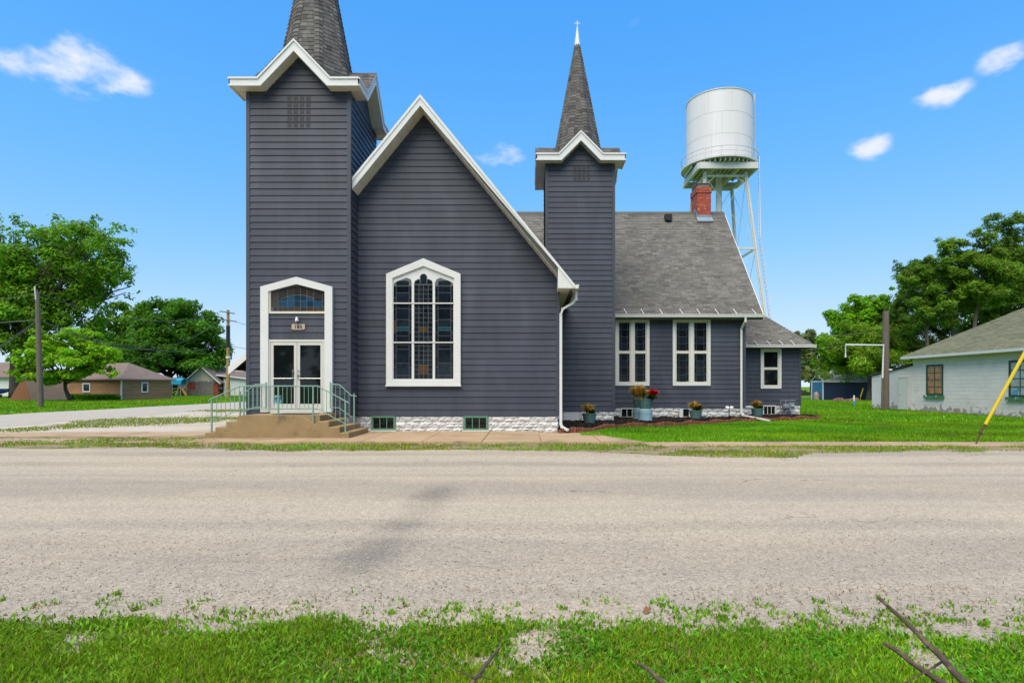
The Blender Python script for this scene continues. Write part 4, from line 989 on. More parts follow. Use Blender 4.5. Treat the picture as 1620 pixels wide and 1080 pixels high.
wire('upper wire from the grey pole top to the brown pole arms', A1, (xb_-.9, yb_, 10.9), 1.6, .022)
wire('lower cable from the grey pole to the brown pole', A1-Vector((0,0,1.9)), (xb_, yb_, 6.9), 1.6, .028)
wire('middle wire from the grey pole to the brown pole arms', A1-Vector((0,0,1.85)), (xb_-1.1, yb_, 9.9), 2.9, .025)
wire('wire running from the brown pole behind the church tower', (xb_+.2, yb_, 9.8), (-30, 90, 8.2), .3, .025)
wire('cable running from the brown pole low behind the church tower', (xb_+.1, yb_, 6.6), (-26, 70, 5.2), .2, .03)
wire('upper faint wire behind the church passing the old service pole', (12, 46, 5.4), (27, 46, 5.7), .25, .02)
wire('lower faint wire behind the church passing the old service pole', (12, 47, 4.3), (23, 40, 4.4), .3, .02)
# old service pole by the block building
xs_, ys_ = PX(1399, 36.6), 36.6
p3 = pole('thick weathered stub pole against the white block building', xs_+.05, ys_, 6.15, .23, .175, M_WOODP, (.05, 0))
z_ = PZ(546, 36.4)
MB().tube([(xs_-.26,ys_-.25,2.0),(xs_-.20,ys_-.25,z_),(PX(1337,36.4),ys_-.25,z_+.02),(PX(1337,36.4),ys_-.25,z_-.75)], .055, 8).build('service_conduit', M_WHITE, p3)
MB().tube([(xs_+.15,ys_-.2,PZ(585,36.4)),(PX(1411,36.4),ys_-.2,PZ(585,36.4))], .05, 8).build('conduit_stub', M_WHITE, p3)
MB().tube([(xs_-.26,ys_-.25,.1),(xs_-.26,ys_-.25,2.0)], .045, 8).build('lower_conduit', M_WOODP, p3)
# yellow guy guard
gb_ = P(1541, 703, 15.0); gt_ = P(1559, 671, 14.95); ge_ = P(1632, 538, 14.7); gd = (ge_-gt_).normalized(); tip_ = gt_+gd*16
gy = thing('guy_wire_guard', 'yellow plastic guard leaning over a guy wire in the lawn', 'guy wire', (gb_.x, gb_.y, 0))
MB().tube([gt_, gt_+gd*2.5], .040, 10).build('yellow_guard', mat('yellow_plastic', (.62,.47,.015), rough=.45, var=.06), gy)
M_RUST = mat('rusty_steel', (.10,.055,.03), rough=.9, var=.4, scale=20)
MB().tube([(gb_.x,gb_.y,-.1), gb_.lerp(gt_, .55), gt_], [.018,.022,.028], 8).lathe([(.03,-.05),(.045,0),(.03,.05)], tuple(gb_.lerp(gt_, .6)), 8).build('anchor_rod', M_RUST, gy)
MB().tube([gt_+gd*2.4, tip_], .008, 5).build('guy_strand', M_STEEL, gy)
pole('pole holding the yellow guarded guy wire, outside the view', tip_.x+.15, tip_.y, tip_.z+.8, .17, .12, M_WOODP)

# ------------------------------------------------------------------ white block building on the right
WXX = 23.3
wb = thing('block_building', 'white painted concrete block building with grey green shingle roof', 'building', (26, 30, 0))
M_WBLK = mat('white_block', (.73,.665,.645), rough=.85, var=.07, scale=1.4, bump=.35, bscale=30, rnd=.035, zdirt=((.23,.15,.085), .20, .34, .7), col2=(.60,.57,.50), c2scale=.7, c2lo=.55, c2hi=.7)
core = MB().box(WXX+.02, 34, 19.5, 35.6, -.1, 3.25).build('wall', M_WBLK, wb)
BB = MB().add([(0,0,0),(0,1,0),(0,1,1),(0,0,1),(-.012,.012,.03),(-.012,.988,.03),(-.012,.988,.97),(-.012,.012,.97)], [(0,1,5,4),(1,2,6,5),(2,3,7,6),(3,0,4,7),(4,5,6,7)]).mesh('block', M_WBLK)
w1 = (33.0, 34.35, .98, 2.72); w2 = (26.6, 28.45, .98, 2.72)
rg = random.Random(21); cnt = 0; hb = 3.26/16; rest = MB()
for r_ in range(16):
    yb2 = 27.2-(.2 if r_ % 2 else 0)
    while yb2 < 35.6:
        a, c = max(yb2, 27.2), min(yb2+.41, 35.58); yb2 += .41; z = r_*hb
        holes = [(w[0]-.03, w[1]+.03) for w in (w1, w2) if w[2]-.1 < z+hb/2 < w[3]+.02]
        for p_, q_ in cut(a, c, holes):
            if q_-p_ < .05: continue
            inst('block', BB, core, (WXX+.021-rg.uniform(0, .003), p_+.003, z), (1, q_-p_-.006, hb-.006))
def steel_window(w, label, boards):
    y0, y1, z0, z1 = w; fw = .07
    f = MB()
    for q_ in ((y0,y0+fw,z0,z1),(y1-fw,y1,z0,z1),(y0+fw,y1-fw,z1-fw,z1),(y0+fw,y1-fw,z0,z0+fw)): f.box(WXX+.03, WXX+.20, *q_)
    o = f.build('window_frame', M_DGREEN, wb); n = max(2, round((y1-y0)/.65)); o['label'] = label
    MB().box(WXX+.015, WXX+.018, y0, y1, z0, z1).build('reveal', M_BLACK, o)
    for i in range(n):
        for j in range(4):
            a = y0+fw+(y1-y0-2*fw)*i/n; c = y0+fw+(y1-y0-2*fw)*(i+1)/n; d_ = z0+fw+(z1-z0-2*fw)*j/4; e = z0+fw+(z1-z0-2*fw)*(j+1)/4
            MB().box(WXX-.005, WXX+.012, a+.02, c-.02, d_+.02, e-.02).build('pane', boards if not callable(boards) else boards(i, j), o)
            if i: MB().box(WXX-.02, WXX+.014, a-.02, a+.02, d_, e).build('glazing_bar', M_DGREEN, o)
            if j: MB().box(WXX-.018, WXX+.0135, a+.021, c-.021, d_-.02, d_+.02).build('glazing_bar', M_DGREEN, o)
    MB().box(WXX-.03, WXX+.01, y0-.01, y0+fw, z0, z1).box(WXX-.03, WXX+.01, y1-fw, y1+.01, z0, z1).box(WXX-.031, WXX+.01, y0+fw, y1-fw, z1-fw, z1+.01).box(WXX-.031, WXX+.01, y0+fw, y1-fw, z0, z0+fw).build('outer_frame', M_DGREEN, o)
    MB().box(WXX-.12, WXX+.02, y0-.12, y1+.12, z0-.19, z0-.012).build('sill', mat('peeling_green', (.05,.17,.075), rough=.7, var=.2, scale=8, col2=(.6,.6,.56), c2scale=6, c2lo=.58, c2hi=.62), o)
M_PLY = mat('plywood_behind_glass', (.36,.17,.055), rough=.25, var=.35, scale=3, spec=.5, col2=(.16,.07,.03), c2scale=2.5)
M_PLAS = mat('milky_glass', (.30,.33,.32), rough=.2, var=.35, scale=2.5, spec=.5)
M_PLASB = mat('blue_printed_sheet', (.32,.37,.37), rough=.25, var=.2, scale=2.5, spec=.5, col2=(.05,.25,.45), c2scale=3.2, c2lo=.52, c2hi=.55)
steel_window(w1, 'steel window boarded with brown plywood', M_PLY)
steel_window(w2, 'steel window with milky panes', lambda i, j: M_PLASB if j in (0, 2) else M_PLAS)
# lean-to
MB().add([(WXX,35.6,-.1),(WXX,39.8,-.1),(WXX,39.8,2.16),(WXX,35.6,2.72),(29,35.6,-.1),(29,39.8,-.1),(29,39.8,2.16),(29,35.6,2.72)], [(0,3,2,1),(4,5,6,7),(0,4,7,3),(1,2,6,5),(3,7,6,2)]).build('lean_to_wall', M_WBLK, wb)
lb_ = MB()
for r_ in range(13):
    yb2 = 35.62-(.2 if r_ % 2 else 0)
    while yb2 < 39.8:
        a, c = max(yb2, 35.62), min(yb2+.41, 39.8); yb2 += .41
        if (r_+1)*hb < 2.72-(c-35.6)*.133:
            for p_, q_ in cut(a, c, [(36.0, 37.0)] if r_*hb < 2.0 else []):
                if q_-p_ > .04:
                    lb_.add([(WXX-.001+v.co.x, p_+.003+v.co.y*(q_-p_-.006), r_*hb+v.co.z*(hb-.006)) for v in BB.vertices], [tuple(f.vertices) for f in BB.polygons])
lb_.build('blocks', M_WBLK, wb, kind='stuff')
MB().add([(WXX-.12,35.6,2.76),(WXX-.12,39.95,2.18),(29.1,39.95,2.18),(29.1,35.6,2.76),(WXX-.12,35.6,2.86),(WXX-.12,39.95,2.28),(29.1,39.95,2.28),(29.1,35.6,2.86)], [(0,1,2,3),(4,7,6,5),(0,4,5,1),(1,5,6,2),(3,2,6,7),(0,3,7,4)]).build('lean_to_roof', mat('dark_roll_roof', (.05,.045,.045), rough=.9), wb)
dr = MB().box(WXX-.05, WXX, 36.02, 36.12, 0, 2.08).box(WXX-.05, WXX, 36.88, 36.98, 0, 2.08).box(WXX-.05, WXX, 36.12, 36.88, 2.0, 2.08).build('door_frame', M_CREAM, wb)
MB().box(WXX-.03, WXX-.006, 36.125, 36.875, .05, 1.995).build('door_leaf', M_WHITE, dr)
MB().lathe([(.001,-.03),(.03,-.02),(.03,.02),(.001,.03)], (WXX-.06,36.75,.98), 8).build('door_knob', M_STEEL, dr)
# roof
rcore = MB().prism([(22.9,3.28),(33.0,7.32),(43.1,3.28),(43.1,3.16),(33,7.18),(22.9,3.16)], 19.2, 36.0).build('roof', M_GSHINGLE, wb)
sh = MB(); o, u, v, l = slope_frame((22.88,36.0,3.29), (22.88,19.2,3.29), (33.0,36.0,7.33)); shingles(sh, o, u, v, [(0,0),(16.8,0),(16.8,l),(0,l)], .15, .33, .016, random.Random(3)); sh.build('shingles', M_GSHINGLE, rcore, kind='stuff')
MB().box(22.83, 22.87, 19.2, 36.02, 3.13, 3.28).build('fascia', M_WHITE, rcore)
MB().add([(22.86,36.005,3.27),(33,36.005,7.32),(33,36.005,7.14),(22.86,36.005,3.09),(22.86,36.035,3.27),(33,36.035,7.32),(33,36.035,7.14),(22.86,36.035,3.09)], [(0,1,2,3),(7,6,5,4),(0,4,5,1),(3,2,6,7),(0,3,7,4)]).build('rake_board', M_WHITE, rcore)
MB().add([(23.3,35.59,3.2),(33,35.59,7.1),(33,35.59,3.2)], [(0,1,2)]).build('gable_wall', M_WBLK, wb)

# ------------------------------------------------------------------ blue shed and things round it
shx, shy = 32.2, 64.
shd = thing('garden_shed', 'long navy blue shed with white trim and end door in a lit tint of blue', 'shed', (35, 65.5, 0))
M_NAVY = mat('navy_siding', (.012,.024,.062), rough=.5, var=.1, scale=2); M_BDOOR_LIT = mat('lit_blue_door', (.02,.15,.30), rough=.5, var=.1)  # door blue lightened to stand for the light falling on the shed end
MB().prismx([(shy,0),(shy+2.7,0),(shy+2.7,2.05),(shy+1.35,2.75),(shy,2.05)], shx, shx+8).build('walls', M_NAVY, shd)
rib = MB().box(shx+.01, shx+.02, shy-.02, shy-.001, 0, 2.0).mesh('wall_rib', M_NAVY)
for k in range(1, 38): inst('wall_rib', rib, shd, (k*.21, 0, 0), (1, 1, 1))
MB().prismx([(shy-.15,2.0),(shy+1.35,2.83),(shy+2.85,2.0),(shy+2.85,1.93),(shy+1.35,2.75),(shy-.15,1.93)], shx-.12, shx+8.1).build('roof', M_WHITE, shd)
MB().box(shx-.04, shx-.01, shy+.25, shy+2.45, .05, 1.95).build('door', M_BDOOR_LIT, shd)
for a, c in ((shy-.01, shy+.2), (shy+2.5, shy+2.71)): MB().box(shx-.06, shx-.005, a, c, 0, 2.05).build('corner_trim', M_WHITE, shd)
MB().box(shx-.05, shx-.006, shy+.2, shy+2.5, 1.95, 2.1).build('door_head', M_WHITE, shd)
MB().lathe([(.001,0),(.18,0),(.18,.03),(.001,.03)], (0,0,0), 16).build('gable_vent', M_WHITE, shd).matrix_local = Matrix.Translation((shx-.05-35*0, shy+1.35, 2.42)) @ Matrix.Rotation(R(-90), 4, 'Y')
tb = MB(); tb.smooth = True; tb.lathe([(.001,0),(.26,0),(.28,.06),(.28,.62),(.24,.76),(.12,.84),(.06,.86),(.06,.95),(.001,.95)], (shx-.6,shy+.4,0), 16)
tag(tb.build('metal_tank', mat('rusty_tank', (.36,.27,.2), rough=.6, var=.3, scale=4, col2=(.2,.09,.04), c2scale=3)), 'small rusty upright tank standing by the blue shed door', 'tank')
mk = thing('marker_post', 'short white and blue marker post standing in the right lawn', 'marker post', (PX(1351,45.9), 45.9, 0))
mx_ = PX(1351, 45.9)
MB().box(mx_-.06, mx_+.06, 45.87, 45.93, 0, .36).build('blue_base', mat('marker_blue', (.03,.30,.50), rough=.5), mk); MB().box(mx_-.055, mx_+.055, 45.875, 45.925, .36, .78).build('white_top', M_WHITE, mk)
fr_ = MB(); rg = random.Random(31)
fx, fy = PX(1338, 58), 58.
fire = thing('fire_ring', 'low ring of brown stones on the lawn before the blue shed', 'fire ring', (fx, fy, 0))
st_ = MB().lathe([(.001,-.1),(.2,-.1),(.26,.05),(.2,.2),(.001,.25)], (0,0,0), 7).mesh('stone', mat('brown_stone', (.16,.09,.06), rough=.9, var=.3))
for k in range(12): o = inst('stone', st_, fire, (fx+1.0*math.cos(k*.52), fy+.8*math.sin(k*.52), .02), (1, rg.uniform(.7,1.2), rg.uniform(.8,1.5)), k)
M_TIRE = mat('tyre_rubber', (.02,.02,.02), rough=.8)
tx_, ty_ = PX(1270, 70), 70.
trl = thing('utility_trailer', 'low dark trailer half hidden behind the church corner', 'trailer', (tx_, ty_, 0))
MB().box(tx_-2.2, tx_+.35, ty_-.7, ty_+.7, .42, .55).box(tx_-2.2, tx_+.3, ty_-.72, ty_-.68, .55, .85).box(tx_-2.2, tx_+.3, ty_+.68, ty_+.72, .55, .85).build('bed', mat('olive_metal', (.06,.055,.035), rough=.7), trl)
for s_ in (-1, 1):
    w_ = MB().lathe([(.001,-.09),(.2,-.09),(.33,-.07),(.33,.07),(.2,.09),(.001,.09)], (0,0,0), 16).build('wheel', M_TIRE, trl); w_.matrix_local = Matrix.Translation((tx_+.1, ty_+s_*.85, .33)) @ Matrix.Rotation(R(90), 4, 'X')
MB().beam((tx_+.35,ty_,.48), (tx_+1.0,ty_,.45), .08).build('tongue', M_BLACK, trl)
MB().box(tx_+.2, tx_+.75, ty_-.2, ty_+.2, .55, .78).build('engine', M_BLACK, trl)

# ------------------------------------------------------------------ left: brown shed, A-frame, brick garage, play set, far house
def local(o0, ang):
    c, s_ = math.cos(ang), math.sin(ang); return lambda a, b_, z: (o0[0]+c*a-s_*b_, o0[1]+s_*a+c*b_, z)
cor = (PX(192,63), 63.)
brn = thing('brown_shed', 'long low brown board sided shed with two small white windows', 'shed', (*cor, 0))
Lc = local(cor, R(-15))           # a: along the long front (negative = left), b: back
M_BROWN = mat('brown_boards', (.30,.165,.085), rough=.9, var=.25, scale=1.5, rnd=.14, col2=(.44,.29,.16), c2scale=3.5, c2lo=.60, c2hi=.70, stretch=(.5,.5,4))
M_BROOF = mat('brown_roof', (.17,.125,.11), rough=.95, var=.15, scale=1)
LL, MM, HH = 10.8, 6.3, 2.30
b = MB().add([Lc(-LL,0,0),Lc(0,0,0),Lc(0,MM,0),Lc(-LL,MM,0),Lc(-LL,0,HH),Lc(0,0,HH),Lc(0,MM,HH),Lc(-LL,MM,HH)], [(0,1,5,4),(1,2,6,5),(2,3,7,6),(3,0,4,7),(4,5,6,7)]); bwall = b.build('wall', M_BROWN, brn)
pb = MB().add([(0,0,0),(1,0,0),(1,-.02,0),(0,-.02,0),(0,0,.17),(1,0,.17),(1,-.004,.17),(0,-.004,.17)], [(0,3,2,1),(3,7,6,2),(0,4,7,3),(1,2,6,5),(4,5,6,7)]).mesh('board', M_BROWN)
for k in range(14):
    o = inst('board', pb, bwall, Lc(-LL,0,.0+k*.165), (LL, 1, 1), R(-15)); o = inst('board', pb, bwall, Lc(0,0,.0+k*.165), (MM, 1, 1), R(75))
e = .35; rid = [Lc(-LL+2.6,MM/2,4.15), Lc(-2.6,MM/2,4.15)]
r4 = [Lc(-LL-e,-e,HH-.02), Lc(e,-e,HH-.02), Lc(e,MM+e,HH-.02), Lc(-LL-e,MM+e,HH-.02)]
MB().add(r4+rid+[(x,y,z-.12) for x,y,z in r4], [(0,1,5,4),(1,2,5),(2,3,4,5),(3,0,4),(0,6,7,1),(1,7,8,2),(2,8,9,3),(3,9,6,0),(6,9,8,7)]).build('roof', M_BROOF, brn)
MB().hexa([Lc(-.06,-.05,0),Lc(.06,-.05,0),Lc(.06,.06,0),Lc(-.06,.06,0)], [Lc(-.06,-.05,HH-.1),Lc(.06,-.05,HH-.1),Lc(.06,.06,HH-.1),Lc(-.06,.06,HH-.1)]).build('corner_trim', M_WHITE, brn)
def swin(a, z0, z1, w, side):
    pt = (lambda s_, o_, z: Lc(s_, -o_, z)) if side == 0 else (lambda s_, o_, z: Lc(o_, s_, z))
    bx_ = lambda m_, s0, s1, o0, o1, q0, q1: m_.hexa([pt(s0,o0,q0),pt(s1,o0,q0),pt(s1,o1,q0),pt(s0,o1,q0)], [pt(s0,o0,q1),pt(s1,o0,q1),pt(s1,o1,q1),pt(s0,o1,q1)])
    f = MB()
    for q_ in ((a,a+.13,z0,z1),(a+w-.13,a+w,z0,z1),(a+.13,a+w-.13,z1-.13,z1),(a+.13,a+w-.13,z0,z0+.13)): bx_(f, q_[0], q_[1], .02, .09, q_[2], q_[3])
    o = f.build('window', M_WHITE, brn); g_ = MB(); bx_(g_, a+.13, a+w-.13, .025, .045, z0+.13, z1-.13); g_.build('pane', M_GLASS, o)
swin(-5.3, .85, 1.85, 1.1, 0); swin(2.35, .8, 1.95, .85, 1)
f = MB(); f.hexa([Lc(-8.7,-.09,0),Lc(-7.75,-.09,0),Lc(-7.75,-.02,0),Lc(-8.7,-.02,0)], [Lc(-8.7,-.09,1.25),Lc(-7.95,-.09,1.25),Lc(-7.95,-.02,1.25),Lc(-8.7,-.02,1.25)]); f.build('door', M_WHITE, brn)
af = thing('a_frame_shelter', 'brown A-frame shelter beside the left end of the brown shed', 'shelter', (PX(40,60), 60, 0))
ax0, ax1, axm = PX(14,60), PX(50.5,60), PX(36,60)
MB().add([(ax0,60,0),(ax1,60,0),(axm+.25,60,2.15),(axm-.15,60,2.15)], [(0,1,2,3)]).build('front_panel', mat('brown_panel', (.20,.085,.045), rough=.8, var=.1), af)
MB().add([(ax1,60,0),(ax1+2.0,62.6,0),(axm+2.1,62.6,2.15),(axm+.25,60,2.15)], [(0,1,2,3)]).add([(ax0,60,0),(ax0+2,62.6,0),(axm+1.7,62.6,2.15),(axm-.15,60,2.15)], [(0,3,2,1)]).build('side_panel', mat('mauve_brown_panel', (.24,.17,.145), rough=.8, var=.08), af)
MB().add([(axm-.2,59.98,2.15),(axm+.3,59.98,2.15),(axm+2.15,62.62,2.15),(axm+1.65,62.62,2.15),(axm-.1,59.98,2.22),(axm+.2,59.98,2.22),(axm+2.05,62.62,2.22),(axm+1.75,62.62,2.22)], [(4,5,6,7),(0,1,5,4),(1,2,6,5),(2,3,7,6),(3,0,4,7)]).build('ridge_board', MATS['brown_panel'], af)
MB().add([(ax0+2,62.6,0),(ax1+2,62.6,0),(axm+2.1,62.6,2.15),(axm+1.7,62.6,2.15)], [(0,3,2,1)]).build('rear_panel', MATS['brown_panel'], af)
# brick garage
GD = 92.
gx0, gx1 = PX(295.5,GD), PX(345.5,GD); gm = (gx0+gx1)/2; ez_ = PZ(603,GD); az_ = PZ(579,GD)
gar = thing('brick_garage', 'small red brick garage with beige gable and boarded grey opening', 'garage', (gm, GD, 0))
gwl = MB().box(gx0, gx1, GD, GD+9, 0, ez_).build('wall', M_BRICK, gar)
br = MB(); rg = random.Random(8); r_ = 0
for r_ in range(int(ez_/.16)):
    for (s0, s1) in ((gx0, gx0+1.35), (gx1-.75, gx1)):
        x = s0-(.2 if r_ % 2 else 0)
        while x < s1:
            a, c = max(x, s0), min(x+.4, s1); x += .4
            if c-a > .05: br.cur = rg.uniform(.05, .95); br.box(a+.012, c-.012, GD-.03, GD, r_*.16, r_*.16+.14)
br.build('bricks', M_BRICK, gwl, kind='stuff')
MB().prism([(gx0-.02,ez_),(gx1+.02,ez_),(gm,az_-.12)], GD-.02, GD+.1).build('gable', mat('beige_siding', (.50,.43,.34), rough=.7, var=.06), gar)
MB().box(gx0+1.36, gx1-.76, GD-.05, GD-.005, .05, ez_-.12).build('boarded_door', mat('grey_board', (.20,.175,.155), rough=.85, var=.2, scale=2), gar)
MB().box(gx0-.1, gx1+.1, GD-.09, GD-.03, ez_-.12, ez_+.10).build('lintel', mat('grey_lintel', (.26,.25,.25), rough=.7), gar)
for p_, q_ in ((0, 1.2), (1, 3.0)): MB().box(gx0+1.5+p_*1.9, gx0+1.7+p_*1.9, GD-.12, GD-.09, ez_-.1, ez_+.05).build('lamp', M_WHITE, gar)
MB().prism([(gx0-.5,ez_-.25),(gm,az_),(gx1+.5,ez_-.25),(gx1+.5,ez_-.38),(gm,az_-.14),(gx0-.5,ez_-.38)], GD-.45, GD+9.4).build('roof', M_BROOF, gar)
for s_ in (-1, 1): band([(gm,az_+.02),(gm+s_*(gx1-gm+.55),ez_-.27)], [(gm,az_-.22),(gm+s_*(gx1-gm+.55),ez_-.5)], GD-.5, GD-.46).build('rake_board', M_WHITE, gar)
# garage annex with white overhead door
ga0, ga1 = gx1+.3, PX(392,GD+1)
MB().box(ga0, ga1, GD+1, GD+8, 0, 2.75).build('annex_wall', M_WHITE, gar)
MB().box(ga0+.6, ga1-.3, GD+.95, GD+1, .05, 2.15).build('overhead_door', M_WHITE, gar)
MB().add([(ga0-1.0,GD+.6,3.35),(ga1+.4,GD+.6,2.75),(ga1+.4,GD+8.5,4.2),(ga0-1.0,GD+8.5,4.2),(ga0-1,GD+.6,3.2),(ga1+.4,GD+.6,2.6),(ga1+.4,GD+8.5,4.05),(ga0-1,GD+8.5,4.05)], [(0,1,2,3),(7,6,5,4),(0,4,5,1),(1,5,6,2),(2,6,7,3),(3,7,4,0)]).build('annex_roof', M_BROOF, gar)
band([(ga0-1,3.37),(ga1+.4,2.77)], [(ga0-1,3.15),(ga1+.4,2.55)], GD+.55, GD+.59).build('annex_fascia', M_WHITE, gar)
MB().tube([(PX(307,GD+4),GD+4,2.5),(PX(305,GD+4),GD+4,PZ(570,GD+4)),(PX(303.5,GD+4),GD+4,PZ(570,GD+4))], .14, 8).build('flue_pipe', M_TSTEEL, gar)
gl = thing('charcoal_grill', 'black kettle grill standing by the brick garage', 'grill', (PX(350,GD-2), GD-2, 0)); k_ = PX(350, GD-2)
MB().lathe([(.001,.75),(.3,.8),(.4,1.0),(.4,1.05),(.3,1.3),(.06,1.4),(.06,1.5),(.001,1.5)], (k_,GD-2,0), 14).build('kettle', M_BLACK, gl)
for a in (0, 2.1, 4.2): MB().beam((k_+.35*math.cos(a),GD-2+.35*math.sin(a),0), (k_+.2*math.cos(a),GD-2+.2*math.sin(a),.85), .05).build('leg', M_BLACK, gl)
# play set
PD = 88.; ps = thing('play_set', 'wooden play set with blue canopy and orange slide between shed and garage', 'play set', (PX(280,PD), PD, 0))
M_LUMB = mat('play_lumber', (.36,.27,.18), rough=.8, var=.2); M_BCAN = mat('blue_canopy', (.03,.36,.55), rough=.6, var=.1)
x0_, x1_ = PX(272.5,PD), PX(286,PD)
for x in (x0_, x1_):
    for yy in (PD, PD+1.5): MB().beam((x,yy,0), (x,yy,2.3), .11).build('post', M_LUMB, ps)
MB().prismx([(PD-.2,1.75),(PD-.15,2.35),(PD+.75,2.75),(PD+1.65,2.35),(PD+1.7,1.75),(PD+1.6,2.3),(PD+.75,2.68),(PD-.08,2.3)], x0_-.1, x1_+.15).build('canopy', M_BCAN, ps)
MB().box(x0_, x1_, PD, PD+1.5, 1.1, 1.2).build('deck', M_LUMB, ps)
MB().hexa([(x1_,PD+.1,1.25),(x1_,PD+.7,1.25),(x1_,PD+.7,1.1),(x1_,PD+.1,1.1)], [(PX(292,PD),PD+.1,.2),(PX(292,PD),PD+.7,.2),(PX(292,PD),PD+.7,.05),(PX(292,PD),PD+.1,.05)]).build('slide', mat('orange_plastic', (.75,.24,.03), rough=.4), ps)
MB().beam((PX(279,PD),PD-.1,0), (PX(284,PD),PD-.05,1.6), .1).beam((PX(284.5,PD),PD-.1,1.6), (PX(294.5,PD),PD-.1,.05), .08).build('ladder', M_LUMB, ps)
MB().box(x0_+.1, x1_-.1, PD+1.4, PD+1.5, 1.2, 1.75).build('rear_panel', M_CREAM, ps)
MB().box(x0_-.3, x1_+1.2, PD+2.2, PD+2.3, .0, .9).build('fence_panel', mat('grey_fence', (.12,.11,.10), rough=.9), ps)
# far house and boat at the left edge
HD = 88.
hs_ = thing('far_house', 'pale house at the left edge behind the big tree', 'house', (PX(-5,HD), HD, 0))
h0, h1 = PX(-60,HD), PX(15,HD)
MB().box(h0, h1, HD, HD+7, 0, 3.0).build('wall', M_WHITE, hs_)
MB().prismx([(HD-.5,2.9),(HD+3.5,5.2),(HD+7.5,2.9),(HD+7.5,2.75),(HD+3.5,5.0),(HD-.5,2.75)], h0-.4, h1+.4).build('roof', M_BROOF, hs_)
for a in (2, 6.): 
    w_ = MB().box(h1-a-1, h1-a+.1, HD-.06, HD-.01, 1.4, 2.4).build('window', M_WHITE, hs_); MB().box(h1-a-.9, h1-a, HD-.08, HD-.061, 1.5, 2.3).build('pane', M_GLASS, w_)
BD = 72.; bt = thing('boat', 'blue boat hull resting on the left lawn', 'boat', (PX(4,BD), BD, 0)); c0 = PX(13.5, BD)
hb_ = MB(); sec = [(0, .12, .95), (.7, .7, .75), (2.2, .9, .6), (4.6, .9, .6)]; vs = []
for d_, hw_, zk in sec: x = c0-d_; vs += [(x,BD-hw_,1.2),(x,BD-hw_*.75,zk),(x,BD,zk-.15),(x,BD+hw_*.75,zk),(x,BD+hw_,1.2)]
hb_.add(vs, [(i*5+k, i*5+k+1, i*5+k+6, i*5+k+5) for i in range(3) for k in range(4)]+[(0,5,9,4),(5,10,14,9),(10,15,19,14),(15,16,17,18,19)]); hb_.build('hull', mat('boat_blue', (.015,.06,.22), rough=.35), bt)
MB().box(c0-3.9, c0-1.2, BD-.5, BD-.4, 0, .5).box(c0-3.9, c0-1.2, BD+.4, BD+.5, 0, .5).build('cradle', M_LUMB, bt)
# ------------------------------------------------------------------ trees
def leaf_mat(name, col, transl=.35): return mat(name, col, rough=.6, var=.18, scale=.35, spec=.25, transl=transl, vcol=True)
M_LEAF = leaf_mat('broad_leaf', (.05,.1,.01), .5); M_NEEDLE = leaf_mat('needle', (.03,.06,.02), .4); M_BLADE = leaf_mat('grass_blade', (.05,.1,.01), .35)
def leaves(name, parent, C, N_, size, col, seed, flat=.0, aspect=.55, cvar=.25):
    """C: (k,7) clump centre xyz, radius xyz, share; leaves are folded diamond faces spread through each clump"""
    rg = np.random.default_rng(seed); C = np.asarray(C, float); w = C[:, 6]/C[:, 6].sum(); idx = rg.choice(len(C), N_, p=w); c = C[idx]
    d = rg.normal(size=(N_, 3)); d /= np.linalg.norm(d, axis=1, keepdims=True); r = rg.random(N_)**.45
    pos = c[:, :3]+d*r[:, None]*c[:, 3:6]
    nrm = d*.9+rg.normal(size=(N_, 3))*.55+np.array([0, 0, .75]); nrm[:, 2] += flat; nrm /= np.linalg.norm(nrm, axis=1, keepdims=True)
    a = np.cross(nrm, rg.normal(size=(N_, 3))); a /= np.linalg.norm(a, axis=1, keepdims=True)+1e-9; b = np.cross(nrm, a)
    s = size*(.6+.8*rg.random(N_))[:, None]
    V = np.stack([pos-a*s, pos+b*s*aspect, pos+a*s, pos-b*s*aspect], 1).reshape(-1, 3)
    F = np.arange(N_*4).reshape(-1, 4)
    clv = np.random.default_rng(seed+1).normal(0, .13, len(C))[idx]      # whole sprays differ a little in colour
    k = np.clip(1+clv+rg.normal(0, cvar*.5, N_), .45, 1.7)[:, None]
    col = np.asarray(col)[None]*k; col[:, 0] *= np.clip(1+rg.normal(0, .18, N_), .5, 1.6)
    cols = np.repeat(col, 4, 0)
    me = np_mesh(name, V, F, M_NEEDLE if name == 'needles' else M_LEAF, cols)
    o = bpy.data.objects.new(name, me); COL.objects.link(o); adopt(o, parent); return o
def clumps(blobs, per, seed, rad=.30, shell=.5):
    rg = np.random.default_rng(seed); out = []
    for x, y, z, rx, ry, rz in blobs:
        n = max(4, int(per*(rx*ry*rz)**(1/3)))
        for k in range(n):
            d = rg.normal(size=3); d /= np.linalg.norm(d); r = shell+(1-shell)*rg.random(); rr = rad*(.7+.7*rg.random())
            out.append((x+d[0]*rx*r, y+d[1]*ry*r, z+d[2]*rz*r, rx*rr, ry*rr, rz*rr*.75, rx*ry*rz*rr**3))
    return out
